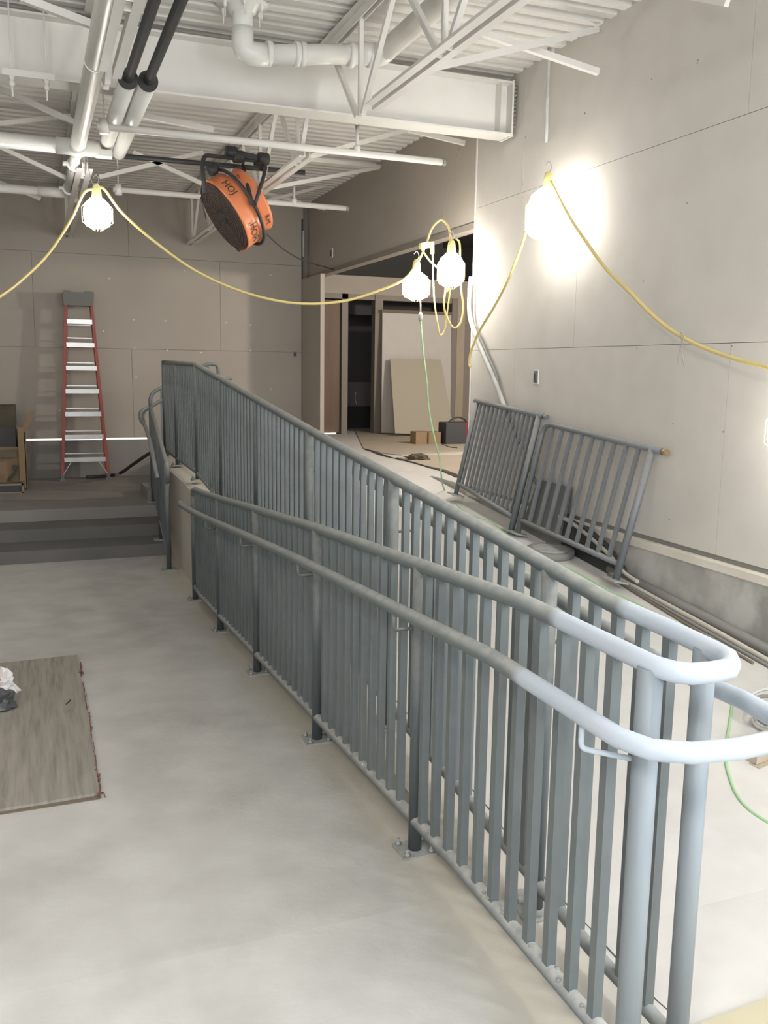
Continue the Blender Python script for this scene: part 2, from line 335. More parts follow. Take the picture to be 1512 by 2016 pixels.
bm = NB(); bx(bm, xa+.0, xb-.14, YD+.05, YD+.09, .59, 2.66); obj('door_leaf', bm, m_door, d1)['label'] = 'brown wooden door leaf'
bm = NB(); bx(bm, xa, xb-.2, YD+.02, YD+.04, .572, .592); obj('light_gap', bm, m_gapglow, d1)
# left wall, rear wall with shop window opening
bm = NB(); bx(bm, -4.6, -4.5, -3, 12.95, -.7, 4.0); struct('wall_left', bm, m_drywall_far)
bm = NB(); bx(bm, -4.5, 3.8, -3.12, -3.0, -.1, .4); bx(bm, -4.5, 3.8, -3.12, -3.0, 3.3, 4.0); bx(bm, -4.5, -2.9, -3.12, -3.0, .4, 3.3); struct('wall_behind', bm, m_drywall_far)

# corrugated roof deck
bm = NB(); pts = []; y = -3.1; P = .152
while y < 13.0:
    pts += [(y, 3.955), (y+.045, 3.955), (y+.062, 3.915), (y+.135, 3.915)]; y += P
top = [(y, 3.955), (y, 4.02), (-3.1, 4.02)]
a = [bm.verts.new((-4.55, p[0], p[1])) for p in pts+top[:1]]; b = [bm.verts.new((3.90, p[0], p[1])) for p in pts+top[:1]]
for i in range(len(a)-1): bm.faces.new((a[i], b[i], b[i+1], a[i+1]))
dk = struct('ceiling', bm, m_deck, 'white painted corrugated steel roof deck')
bm = NB(); bx(bm, -4.55, 3.9, -3.1, 13, 4.03, 4.08); struct('ceiling_roof', bm, m_dark)

# ================================================================ RAILINGS
XA, XB = 1.15, 1.34
def ta(y):   # top rail of lower side
    k = [(1.3, 1.03), (1.95, 1.03), (2.645, .985), (3.77, .911), (4.95, .817), (6.03, .726), (6.75, .672), (7.17, .65)]
    for (a, za), (b, zb) in zip(k[:-1], k[1:]):
        if y <= b: return za+(zb-za)*max(0, y-a)/(b-a)
    return k[-1][1]
def tb(y):
    k = [(1.3, 1.03), (1.85, 1.04), (2.05, 1.06), (8.12, 1.631), (10.25, 1.65)]
    for (a, za), (b, zb) in zip(k[:-1], k[1:]):
        if y <= b: return za+(zb-za)*max(0, y-a)/(b-a)
    return k[-1][1]
def ba(y): return zl(y)+.115 + (.01 if y < 2.2 else 0)
def bb(y): return tb(y)-.965
def ha(y): return ta(y)-.135
def hb(y): return tb(y)-.145
rr = thing('ramp_railing', 'long blue-grey steel double railing looping round the ramp end, dusty pipes and square balusters', 'railing', (1.25, 1.45, 0))
# top rail: one pipe, up the right side, round the loop and down the left side
pts = [(XB, y, tb(y)) for y in (10.22, 9.5, 8.8, 8.12, 6.5, 5, 3.5, 2.05, 1.85, 1.6)] 
loop = [(XB, 1.48, 1.03), (XB-.006, 1.425, 1.028), (XB-.03, 1.392, 1.027), (1.29, 1.375, 1.026), (1.245, 1.37, 1.026), (1.20, 1.375, 1.026), (XA+.022, 1.392, 1.027), (XA+.004, 1.43, 1.028), (XA, 1.50, 1.03)]
pts += loop + [(XA, y, ta(y)) for y in (1.7, 1.95, 2.645, 3.77, 4.95, 6.03, 6.75, 7.05)] + [(XA, 7.14, .635), (XA, 7.17, .59), (XA, 7.17, .50)]
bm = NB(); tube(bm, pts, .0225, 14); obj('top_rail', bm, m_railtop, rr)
XHB, XHA = 1.455, 1.06
hp = [(XHB-.02, 10.0, hb(10)-.03)] + [(XHB, y, hb(y)) for y in (9.9, 9, 8.12, 6.5, 5, 3.5, 2.05, 1.85, 1.62)]
hp += [(XHB+.004, 1.50, .893), (XHB-.004, 1.40, .891), (XHB-.04, 1.335, .89), (1.36, 1.305, .89), (1.26, 1.30, .89), (1.16, 1.315, .89), (XHA+.036, 1.352, .89), (XHA+.006, 1.42, .892), (XHA, 1.53, .895)]
hp += [(XHA, y, ha(y)) for y in (1.75, 1.95, 2.645, 3.77, 4.95, 6.03, 6.75, 7.1)] + [(XHA-.005, 7.22, .515), (XHA+.0, 7.30, .515)]
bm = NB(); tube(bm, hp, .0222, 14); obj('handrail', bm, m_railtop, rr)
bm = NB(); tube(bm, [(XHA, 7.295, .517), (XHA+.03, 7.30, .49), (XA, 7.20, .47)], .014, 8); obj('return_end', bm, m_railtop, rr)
bm = NB(); tube(bm, [(XA, y, ba(y)) for y in (1.44, 2.3, 3.5, 4.95, 6.0, 6.8, 7.17)], .0215, 12); obj('bottom_rail', bm, m_railb, rr)
bm = NB(); tube(bm, [(XB, y, bb(y)) for y in (1.50, 1.85, 2.05, 3.5, 5, 6.5, 8.12, 9.3, 10.2)], .019, 12); obj('bottom_rail', bm, m_rail, rr)
PA = (1.44, 2.62, 3.77, 4.97, 6.1, 7.17); PB = (1.50, 2.14, 3.34, 4.54, 5.74, 6.94, 8.07, 9.3, 10.2)
def plate(x, y, z):
    bm = NB(); bx(bm, x-.06, x+.06, y-.055, y+.055, z, z+.012); p = obj('base_plate', bm, m_plate, rr)
    for sx in (-1, 1):
        for sy in (-1, 1):
            bm = NB(); lathe(bm, (x+sx*.044, y+sy*.040, z+.012), (0, 0, 1), [(.011, 0), (.011, .009), (.006, .010), (.006, .024)], 6); obj('anchor_bolt', bm, m_bolt, p)
for side, PP, X_, tt, zz in (('a', PA, XA, ta, zl), ('b', PB, XB, tb, zr)):
    for i, y in enumerate(PP):
        r = (.0268 if side == 'a' else .0255) if i == 0 else .0235
        z0 = zz(y) if side == 'a' else (.60 if y > 8.06 else zr(y))
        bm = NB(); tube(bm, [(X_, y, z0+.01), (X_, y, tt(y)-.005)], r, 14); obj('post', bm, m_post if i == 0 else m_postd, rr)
        plate(X_, y, z0)
        # handrail bracket: small bent rod
        hx, hz = (XHA, ha(y)) if side == 'a' else (XHB, hb(y))
        if i < len(PP)-1:
            bm = NB(); yy = y+.10 if i == 0 else y
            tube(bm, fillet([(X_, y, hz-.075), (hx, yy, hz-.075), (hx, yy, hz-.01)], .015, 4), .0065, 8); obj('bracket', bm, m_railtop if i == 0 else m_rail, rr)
# square balusters 100 mm apart, sharing two meshes
def mkbal(h):
    bm = NB(); bx(bm, -.0125, .0125, -.0125, .0125, 0, h); return bm
def balusters(X_, PP, bot, top, y0, y1, cell):
    n = 0; y = y0
    while y < y1:
        if min(abs(y-p) for p in PP) > .045:
            zb_, zt_ = bot(y), top(y)
            if cell.get('h') is None:
                bm = mkbal(zt_-zb_); me_o = obj('baluster', bm, m_rail, rr, normals=True)
                me_o.data.transform(Matrix.Translation(Vector(wloc(rr)))); me_o.location = Vector((X_, y, zb_))-wloc(rr); cell['h'] = zt_-zb_; cell['o'] = me_o
            else:
                o = inst(cell['o'], rr, Vector((X_, y, zb_))-wloc(rr)); o.scale = (1, 1, (zt_-zb_)/cell['h'])
        y += .0995
balusters(XA, PA, ba, ta, 1.563, 7.12, {})
balusters(XB, PB, bb, tb, 1.615, 10.15, {})
# dust curds along the bottom rails
bm = NB(); random.seed(11)
for k in range(150):
    y = random.uniform(1.5, 7.1); x = XA+random.uniform(-.012, .008); r = random.uniform(.004, .009)
    lathe(bm, (x, y, ba(y)+.014), (0, 0, 1), [(r, 0), (r*.8, r*.5), (0, r*.8)], 6)
s = obj('settled_dust', bm, m_plate, rr); s['kind'] = 'stuff'

# hairline crack and crumbled edge beside the right-hand side of the railing
bm = NB(); random.seed(21); y = 1.35; x = 1.452
while y < 4.2:
    y2 = y+random.uniform(.05, .14); x2 = 1.452+random.uniform(-.007, .007); bar(bm, (x, y, zr(y)+.0006), (x2, y2, zr(y2)+.0006), random.uniform(.002, .005), .001); x, y = x2, y2
s = struct('trim_crack', bm, m_dark, 'thin dark crack in the concrete beside the railing')
# railing down the wide steps (seen edge-on)
sr = thing('stair_railing', 'dark steel railing running down the wide steps beside the kerb wall', 'railing', (1.1, 9.0, ZLOW))
def srz(y): return .73+(y-8.34)*.221
def srx(y): return 1.10+(y-8.34)*.05
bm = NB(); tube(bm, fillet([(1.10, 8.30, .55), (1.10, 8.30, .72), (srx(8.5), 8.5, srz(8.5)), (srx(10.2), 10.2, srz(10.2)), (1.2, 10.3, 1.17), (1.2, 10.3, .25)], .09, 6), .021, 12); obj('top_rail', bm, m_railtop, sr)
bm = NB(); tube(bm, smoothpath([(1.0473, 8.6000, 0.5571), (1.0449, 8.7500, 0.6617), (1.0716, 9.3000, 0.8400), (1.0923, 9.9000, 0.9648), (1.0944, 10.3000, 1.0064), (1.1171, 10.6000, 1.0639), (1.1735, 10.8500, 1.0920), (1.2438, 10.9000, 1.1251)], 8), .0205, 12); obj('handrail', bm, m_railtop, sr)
bm = NB(); tube(bm, [(1.10, 8.34, -.15), (srx(10.2), 10.2, .28)], .018, 10); obj('bottom_rail', bm, m_rail, sr)
for y, z0 in ((8.34, ZLOW), (9.22, ZLOW+.123), (10.2, .10)):
    bm = NB(); tube(bm, [(srx(y), y, z0), (srx(y), y, srz(y))], .023, 12); obj('post', bm, m_post, sr)
    bm = NB(); bx(bm, srx(y)-.07, srx(y)+.07, y-.06, y+.06, z0, z0+.012); obj('base_plate', bm, m_plate, sr)
y = 8.44
while y < 10.15:
    bm = NB(); x = srx(y); bx(bm, x-.0125, x+.0125, y-.0125, y+.0125, -.15+(y-8.34)*.23, srz(y)); obj('baluster', bm, m_rail, sr); y += .1
# guard along the side steps at the top
sg = thing('landing_guard', 'curved-end steel guard rail of the side steps behind the long railing', 'railing', (1.7, 11.0, .1))
YG = 11.0
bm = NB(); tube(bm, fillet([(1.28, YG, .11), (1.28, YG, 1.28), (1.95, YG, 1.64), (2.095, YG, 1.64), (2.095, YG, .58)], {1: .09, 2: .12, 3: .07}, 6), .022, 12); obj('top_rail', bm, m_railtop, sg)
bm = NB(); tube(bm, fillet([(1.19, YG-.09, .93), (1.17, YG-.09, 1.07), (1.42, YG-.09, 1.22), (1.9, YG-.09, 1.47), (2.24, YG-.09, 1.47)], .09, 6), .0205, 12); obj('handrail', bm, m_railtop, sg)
for x in (1.41, 1.55, 1.69, 1.83, 1.97):
    bm = NB(); bx(bm, x-.01, x+.01, YG-.01, YG+.01, .12+max(0, (x-1.3))*.35, min(1.28+(x-1.28)*.53, 1.63)); obj('baluster', bm, m_rail, sg)
bm = NB(); tube(bm, [(1.28, YG, .2), (2.09, YG, .58)], .018, 8); obj('bottom_rail', bm, m_rail, sg)

# two loose panels leaning on the right wall
def loose(name, label, b0, b1, t0, t1, n, curved, ext, brass, bw=.0235):
    """b0,b1 feet at far/near side, t0,t1 tops"""
    b0, b1, t0, t1 = map(Vector, (b0, b1, t0, t1))
    t = thing(name, label, 'railing panel', (b0+b1)/2, 'loose railing panels leaning on the right wall')
    u = (t1-t0).normalized(); v = (t1-b1).normalized()
    lo0, lo1 = b0.lerp(t0, .12), b1.lerp(t1, .12)
    if curved:
        bm = NB(); tube(bm, fillet([b0, t0, t1+u*ext], .10, 7), .021, 12); obj('top_rail', bm, m_loose, t)
    else:
        bm = NB(); tube(bm, [t0-u*.04, t1+u*ext], .021, 12); obj('top_rail', bm, m_loose, t)
        bm = NB(); tube(bm, [b0, t0], .020, 10); obj('post', bm, m_loose, t)
    bm = NB(); tube(bm, [b1, t1], .024, 12); obj('post', bm, m_loose, t)
    bm = NB(); tube(bm, [lo0, lo1], .019, 10); obj('bottom_rail', bm, m_loose, t)
    bm = NB(); tube(bm, [t1+u*(ext-.002), t1+u*(ext+.055)], .019, 12); o = obj('coupling', bm, brass, t)
    for k in range(1, n+1):
        f = k/(n+1); bm = NB(); p, q = lo0.lerp(lo1, f), t0.lerp(t1, f); bar(bm, p, q, bw, bw, (1, 0, 0)); obj('baluster', bm, m_loose, t)
    for bpt in (b0, b1):
        bm = NB(); nrm = v; obx(bm, bpt-v*.0, u, v.cross(u), v, .13, .11, .011); obj('base_plate', bm, m_plate, t)
    return t
m_brass = mat('threaded_brass_end', (.42, .30, .17), .4, metal=.6)
loose('railing_panel', 'dusty loose steel railing panel, the farther one, straight corners, behind the other', (3.4000, 7.0144, 0.5347), (3.4000, 6.0158, 0.3845), (3.6000, 7.0420, 1.3463), (3.6000, 5.9977, 1.2787), 13, False, .06, m_loose, .019)
loose('railing_panel', 'dusty loose steel railing panel with rounded corner and brass threaded end, nearer one', (3.4000, 5.9131, 0.3867), (3.4100, 4.6662, 0.3042), (3.6050, 5.9276, 1.2248), (3.6050, 4.6329, 1.1419), 9, True, .10, m_brass)

# ================================================================ CEILING STEEL
bm = NB(); yc, z0, z1, hw, tf = 6.70, 3.45, 3.85, .10, .014
prism(bm, [(yc-hw, z0), (yc+hw, z0), (yc+hw, z0+tf), (yc+.006, z0+tf), (yc+.006, z1-tf), (yc+hw, z1-tf), (yc+hw, z1), (yc-hw, z1), (yc-hw, z1-tf), (yc-.006, z1-tf), (yc-.006, z0+tf), (yc-hw, z0+tf)], 'x', -4.5, 3.60)
be = thing('steel_beam', 'deep white painted steel I-beam spanning the room under the roof', 'beam', (0, 6.7, 3.45))
obj('beam_section', bm, m_paintedsteel, be)
bm = NB(); bx(bm, 3.60, 3.615, 6.60, 6.80, 3.44, 3.86); obj('end_plate', bm, m_paintedsteel, be)
bm = NB()
for k in range(14): lathe(bm, (3.618, 6.61+random.uniform(-.006, .006), 3.46+k*.029), (1, 0, 0), [(.010, 0), (.013, .012), (.006, .022)], 6)
s = obj('weld_beads', bm, m_seam, be); s['kind'] = 'stuff'
bm = NB(); bx(bm, 3.5, 3.502, 6.60, 6.695, 3.465, 3.836); obj('stiffener', bm, m_paintedsteel, be)
ZB, ZT = 3.25, 3.83
def build_joist(t, x, y0, y1, b0, b1, nodes, tops, bridging):
    for s in (-1, 1):
        a = x+s*.016
        bm = NB(); prism(bm, [(a, ZB-.01), (a+s*.050, ZB-.01), (a+s*.050, ZB-.004), (a+s*.006, ZB-.004), (a+s*.006, ZB+.045), (a, ZB+.045)], 'y', b0, b1+s*.05 if b1 < 7 else b1); obj('bottom_chord', bm, m_paintedsteel, t)
        bm = NB(); prism(bm, [(a, ZT+.065), (a+s*.050, ZT+.065), (a+s*.050, ZT+.059), (a+s*.006, ZT+.059), (a+s*.006, ZT), (a, ZT)], 'y', y0, y1); obj('top_chord', bm, m_paintedsteel, t)
    for nd in nodes:
        for tp in tops:
            if .2 < abs(tp-nd) < .8:
                bm = NB(); bar(bm, (x, nd+(.05 if tp > nd else -.05), ZB), (x, tp, ZT+.04), .032, .032, (1, 0, 0)); obj('web_bar', bm, m_paintedsteel, t)
        bm = NB(); bx(bm, x-.014, x+.014, nd-.014, nd+.014, ZB, ZT+.05); obj('web_bar', bm, m_paintedsteel, t)
    for p, q in bridging:
        bm = NB(); bar(bm, p, q, .038, .038); obj('bridging_bar', bm, m_paintedsteel, t)
fnod = [5.85-1.3*k for k in range(7)]; ftop = [6.5-1.3*k for k in range(8)]
rnod = [7.35+1.3*k for k in range(5)]; rtop = [6.86]+[8.0+1.3*k for k in range(4)]
def joists(x, la, lb, bf, br):
    t = thing('bar_joist', la, 'joist', (x, 2, 3.5)); build_joist(t, x, -2.98, 6.66, -2.98, 5.62, fnod, ftop, bf)
    t = thing('bar_joist', lb, 'joist', (x, 9.8, 3.5)); build_joist(t, x, 6.74, 12.78, 7.08 if x > 1 else 8.3, 12.78, [n for n in rnod if x > 1 or n > 8.4], rtop, br)
joists(2.07, 'white open-web joist right of centre, ending in front of the beam', 'white open-web joist right of centre, running from the beam to the back wall',
       [((2.12, 4.85, 3.26), (3.6200, 5.4999, 3.8790)), ((2.6273, 5.5450, 3.7800), (3.6200, 5.4572, 3.5988)), ((2.1, 2.2, 3.26), (3.6, 2.2, 3.85)), ((2.1, 2.1, 3.85), (3.6, 2.1, 3.3))],
       [((2.12, 7.2, 3.27), (3.7300, 8.0420, 3.9369)), ((2.6917, 7.8637, 3.8000), (3.7200, 7.6813, 3.6331)), ((2.0860, 8.6678, 3.2700), (3.7200, 9.8846, 3.8455)), ((2.4797, 8.7420, 3.6000), (3.7300, 9.8630, 3.8532)), ((2.6922, 11.6000, 3.6419), (3.6306, 11.6000, 3.9403)), ((2.7169, 11.7000, 3.8268), (3.6630, 11.7000, 3.6670))])
joists(.48, 'open-web joist between the thick white pipe and black pipes, before the beam', 'white open-web joist above the left work light, behind the beam',
       [((.55, 2.5, 3.26), (2.0, 2.5, 3.85))],
       [((0.6637, 9.3000, 3.3737), (1.6546, 9.3000, 3.6926)), ((0.9845, 9.3000, 3.6292), (1.6741, 9.3000, 3.3832)), ((0.6267, 7.5000, 3.5373), (1.4178, 7.5000, 3.4721))])
joists(-1.05, 'open-web joist at the far left, in front of the beam', 'open-web joist at the far left, behind the beam',
       [((0.0219, 5.2000, 3.4347), (0.3846, 5.2000, 3.3497))],
       [((-0.3394, 7.6000, 3.6903), (0.3780, 7.6000, 3.4393)), ((-0.4372, 9.2000, 3.6378), (0.3842, 9.2000, 3.3135)), ((-0.3282, 10.4000, 3.4747), (0.1501, 10.4000, 3.3125)), ((-0.4297, 9.1000, 3.6671), (0.4240, 9.1000, 3.8524))])

# ================================================================ PIPES UNDER THE ROOF
bp = thing('white_pipe', 'thick white pipe running from overhead to the back, left of the black ones', 'pipe', (.4, 5, 3.3))
bm = NB(); tube(bm, [(.40, y, 3.30) for y in (-2.5, 1, 4, 7.68)], .058, 16); obj('pipe', bm, m_pvc, bp)
bm = NB(); tube(bm, [(.40, 5.60, 3.30), (.40, 5.615, 3.30)], .062, 16); obj('pipe_joint', bm, m_pvc, bp)
bm = NB(); tube(bm, [(.40, 7.66, 3.30), (.40, 7.90, 3.30)], .066, 16); tube(bm, [(.24, 7.78, 3.30), (.56, 7.78, 3.30)], .064, 16); obj('tee_fitting', bm, m_pvc, bp)
bm = NB(); tube(bm, [(.40, 7.88, 3.30), (.40, 9.80, 3.30)], .043, 14); obj('pipe', bm, m_pvc, bp)
for y in (8.45, 9.62):
    bm = NB(); tube(bm, [(.40, y-.03, 3.30), (.40, y+.03, 3.30)], .060, 14)
    for s in (-1, 1): bx(bm, .40+s*.072-.018, .40+s*.072+.018, y-.025, y+.025, 3.285, 3.315); tube(bm, [(.40+s*.075, y-.035, 3.30), (.40+s*.075, y+.035, 3.30)], .010, 8)
    obj('pipe_clamp', bm, m_pvc, bp)
bm = NB(); tube(bm, fillet([(.40, 9.6, 3.30), (.40, 9.86, 3.30), (.12, 9.86, 3.30)], .11, 6), .050, 14); obj('elbow', bm, m_pvc, bp)
bm = NB(); tube(bm, [(.14, 9.86, 3.30), (-3.6, 9.86, 3.30)], .044, 12)
meta(obj('cross_pipe', bm, m_pvc), 'thin white pipe crossing to the left edge low behind the bright left lamp', 'pipe')
bm = NB(); tube(bm, [(.26, 7.78, 3.30), (-3.6, 7.78, 3.30)], .058, 14)
meta(obj('cross_pipe', bm, m_pvc), 'thick white pipe crossing to the left edge above the bright left lamp', 'pipe')
bm = NB(); bar(bm, (.54, 7.80, 3.27), (.66, 7.80, 3.27), .11, .05)
meta(obj('pipe_stub', bm, m_paintedsteel), 'short white stub end where the crossing pipe meets the grey tubes', 'pipe')
for i, x in enumerate((.625, .745)):
    t = thing('insulated_pipe', ('left' if i == 0 else 'right') + ' one of two thin black pipes running into fat grey sleeves', 'pipe', (x, 5, 3.36), 'pair of black and grey pipes')
    bm = NB(); tube(bm, [(x, -2.5, 3.36), (x, 6.10, 3.36)], .030, 12); obj('black_section', bm, m_blackr, t)
    bm = NB(); tube(bm, [(x, 6.08, 3.36), (x, 8.0+i*.12, 3.36)], .0555, 16); obj('grey_sleeve', bm, m_pvc, t)
    bm = NB(); tube(bm, [(x, 6.05, 3.36), (x, 6.078, 3.36)], .061, 18); obj('end_cap', bm, m_blackr, t)
# trapeze hanger at the left edge
th = thing('trapeze_hanger', 'white strut with two threaded rods and nuts hanging before the beam at far left', 'hanger', (.06, 6.45, 3.3))
bm = NB(); bar(bm, (-.10, 6.45, 3.42), (.21, 6.45, 3.42), .04, .04); obj('strut', bm, m_paintedsteel, th)
for x in (-.045, .16):
    bm = NB(); tube(bm, [(x, 6.45, 3.28), (x, 6.45, 3.93)], .0065, 6); obj('rod', bm, m_paintedsteel, th)
    bm = NB(); lathe(bm, (x, 6.45, 3.34), (0, 0, 1), [(.012, 0), (.018, .01), (.018, .03), (.012, .035), (.022, .05), (.022, .065)], 6); obj('nut', bm, m_paintedsteel, th)
# sprinkler lines
for y, x0, x1, xs, lb in ((7.05, .50, 3.22, 2.47, 'white sprinkler pipe just behind the beam, nearer of two'), (9.45, .80, 3.20, 2.62, 'white sprinkler pipe farther back, behind the orange fan')):
    t = thing('sprinkler_pipe', lb, 'pipe', (1.8, y, 3.3)); 
    bm = NB(); tube(bm, [(x0, y, 3.30), (x1, y, 3.30)], .027, 12); obj('pipe', bm, m_paintedsteel, t)
    bm = NB(); tube(bm, [(x1-.01, y, 3.30), (x1+.02, y, 3.30)], .030, 12); obj('end_cap', bm, m_seam, t)
    bm = NB(); tube(bm, [(xs, y, 3.30), (xs, y, 3.48)], .013, 8); lathe(bm, (xs, y, 3.30), (0, 0, 1), [(.03, 0), (.03, .05), (.02, .06)], 8); obj('riser', bm, m_paintedsteel, t)
    bm = NB(); lathe(bm, (xs, y, 3.48), (0, 0, 1), [(.016, 0), (.018, .02), (.010, .03)], 8)
    tube(bm, smoothpath([(xs-.012, y, 3.50), (xs-.02, y, 3.525), (xs-.01, y, 3.55), (xs+.01, y, 3.55), (xs+.02, y, 3.525), (xs+.012, y, 3.50)]), .003, 5); lathe(bm, (xs, y, 3.552), (0, 0, 1), [(.020, 0), (.020, .003)], 10)
    obj('sprinkler_head', bm, m_bolt, t)
    bm = NB(); tube(bm, [(x0+.05, y, 3.33), (x0+.05, y, 3.93)], .006, 6); tube(bm, [(x0+.05, y, 3.25), (x0+.05, y, 3.35)], .036, 8); obj('hanger', bm, m_paintedsteel, t)
# roof drain
rd = thing('roof_drain_pipe', 'fat white drain pipe dropping from a roof flange and bending along the beam', 'pipe', (1.4, 5.9, 3.5))
p2 = Vector((2.3155, 6.1500, 3.7369)); p1 = Vector((1.3621, 6.1500, 3.6322)); p0 = Vector((p1.x, p1.y, 3.93)); p3 = Vector((p2.x, 1.0, p2.z))
bm = NB(); lathe(bm, (p0.x, p0.y, 3.93), (0, 0, -1), [(.17, 0), (.17, .015), (.10, .02), (.085, .06), (.06, .062)], 24)
for k in range(6):
    an = k*math.pi/3+.4; lathe(bm, (p0.x+.135*math.cos(an), p0.y+.135*math.sin(an), 3.93), (0, 0, -1), [(.012, 0), (.012, .05), (.005, .052), (.005, .11)], 6)
obj('flange', bm, m_pvc, rd)
bm = NB(); tube(bm, [p0, p1+Vector((0, 0, .10))], .066, 16); obj('drop', bm, m_pvc, rd)
bm = NB(); tube(bm, fillet([p1+Vector((0, 0, .15)), p1, p1+Vector((.16, 0, .005))], .12, 8), .072, 16); obj('elbow', bm, m_pvc, rd)
bm = NB(); tube(bm, [p1+Vector((.12, 0, 0)), p2-Vector((.1, 0, 0))], .066, 16); obj('run', bm, m_pvc, rd)
for f in (.18, .38, .42, .78, .93):
    c = p1.lerp(p2, f); bm = NB(); tube(bm, [c-Vector((.018, 0, 0)), c+Vector((.018, 0, 0))], .078, 16); obj('hub', bm, m_pvc, rd)
bm = NB(); tube(bm, fillet([p2-Vector((.16, 0, 0)), p2, p2+Vector((0, -.2, .01))], .13, 8), .075, 16); obj('elbow', bm, m_pvc, rd)
bm = NB(); tube(bm, [p2+Vector((0, -.12, 0)), p3], .068, 16); obj('run', bm, m_pvc, rd)
# wall conduit at top
bm = NB(); tube(bm, smoothpath([(3.60, 6.07, 3.93), (3.60, 6.07, 3.55), (3.61, 6.08, 3.38), (3.635, 6.12, 3.30)]), .014, 8)
meta(obj('wall_conduit', bm, m_conduit), 'thin grey conduit dropping down the right wall above the brightest lamp', 'conduit')

# white fixture corner at top right
bm = NB(); bar(bm, (3.4500, 4.4300, 3.6979), (3.4500, 4.0472, 3.5217), .03, .04)
meta(obj('steel_bar', bm, m_paintedsteel), 'white steel bar end poking into the top right corner', 'bar')

# ================================================================ ORANGE DRUM FAN
a = Vector((0.8241, 0.1010, 0.5552)).normalized(); Fc = Vector((1.6427, 8.2500, 2.9290)); RF = .332
fan = thing('drum_fan', 'orange drum fan with black tube frame hanging from a black bar', 'fan', Fc)
bm = NB()
prof = [(RF-.02, .02), (RF, 0), (RF+.008, .01), (RF+.002, .03), (RF-.004, .10), (RF+.0, .155), (RF-.05, .185), (RF-.07, .195)]
lathe(bm, Fc, a, prof, 40); obj('drum', bm, m_orange, fan)
bm = NB(); lathe(bm, Fc+a*.19, a, [(RF-.085, 0), (RF-.07, .02), (RF-.06, .06), (RF-.045, .10), (RF-.035, .125), (RF-.07, .13)], 40); obj('rear_drum', bm, m_orange, fan)
bm = NB(); lathe(bm, Fc-a*.004, a, [(RF-.012, 0), (RF-.012, .02)], 40); obj('backing', bm, m_grille, fan)
u = a.orthogonal().normalized(); v = a.cross(u)
bm = NB()
for k in range(1, 9):
    r = (RF-.015)*k/8; tube(bm, [Fc-a*.008+(u*math.cos(q*math.pi/16)+v*math.sin(q*math.pi/16))*r for q in range(33)], .003, 4, cap=False)
for k in range(12):
    an = k*math.pi/6; tube(bm, [Fc-a*.010+(u*math.cos(an)+v*math.sin(an))*.05, Fc-a*.010+(u*math.cos(an)+v*math.sin(an))*(RF-.01)], .003, 4)
g = obj('grille', bm, m_grille, fan); g['kind'] = 'stuff'
bm = NB(); lathe(bm, Fc-a*.015, a, [(.05, 0), (.05, .02)], 16); obj('hub_disc', bm, m_black, fan)
# yoke and hanger frame
bx0, bx1 = Vector((0.7530, 8.5000, 3.4172)), Vector((2.4603, 8.5000, 3.4225))
bm = NB(); tube(bm, [bx0, bx1], .022, 8); obj('mount_bar', bm, m_black, fan)
def pp(lst): return [Vector(p) for p in lst]
bm = NB(); tube(bm, fillet(pp([(1.4302, 8.0000, 3.0654), (1.4307, 8.1000, 3.3329), (1.4717, 8.2000, 3.4277), (1.7917, 8.3000, 3.4436), (2.0227, 8.3000, 3.4431)]), .05, 5), .018, 8); obj('frame_tube', bm, m_black, fan)
bm = NB(); tube(bm, fillet(pp([(1.8168, 8.2500, 3.3843), (1.8063, 7.8400, 2.9855)]), .02), .017, 8); obj('strut', bm, m_black, fan)
bm = NB(); tube(bm, fillet(pp([(1.9179, 8.2500, 3.4064), (2.0166, 8.2000, 3.3969), (1.9683, 8.0800, 3.2798), (1.8284, 7.8400, 2.9872)]), .06, 5), .017, 8); obj('strut', bm, m_black, fan)
# ring tube around the drum
c2 = Fc+a*.165; ring = []
ref1 = (Vector((1.4595, 8.1000, 3.2395))-c2); ref1 = (ref1-a*ref1.dot(a)).normalized(); ref2 = a.cross(ref1)
if (Vector((1.8800, 8.1000, 3.0405))-c2).dot(ref2) < 0: ref2 = -ref2
bm = NB(); tube(bm, [c2+(ref1*math.cos(q)+ref2*math.sin(q))*(RF+.025) for q in [i*math.pi/24-.1 for i in range(0, 28)]], .016, 8); obj('yoke', bm, m_black, fan)
bm = NB(); e = c2+(ref1*math.cos(3.4)+ref2*math.sin(3.4))*(RF+.02); tube(bm, [e, e-a*.12], .016, 8); lathe(bm, e-a*.14, a, [(.045, 0), (.045, .02), (.02, .03), (.02, .06)], 10); obj('knob', bm, m_black, fan)
for px in ((1.7240, 8.3000, 3.4932), (2.0135, 8.3000, 3.4640), (1.7919, 8.3000, 3.4608)):
    bm = NB(); lathe(bm, Vector(px)-Vector((.05, 0, 0)), (1, 0, 0), [(.05, 0), (.055, .02), (.055, .08), (.05, .10)], 12); obj('trolley_roller', bm, m_black, fan)
bm = NB(); bar(bm, (1.7104, 8.3000, 3.4919), (2.0322, 8.3000, 3.4570), .06, .05); obj('trolley_plate', bm, m_black, fan)
bm = NB(); lathe(bm, Vector((1.4998, 8.1500, 3.2817)), a, [(.045, 0), (.05, .02), (.05, .06), (.03, .09)], 10); obj('tilt_clamp', bm, m_black, fan)
bm = NB(); tube(bm, [Vector((1.3952, 8.0000, 3.0377)), Vector((1.4485, 8.0500, 2.8652))], .006, 5); obj('wire_hook', bm, m_black, fan)
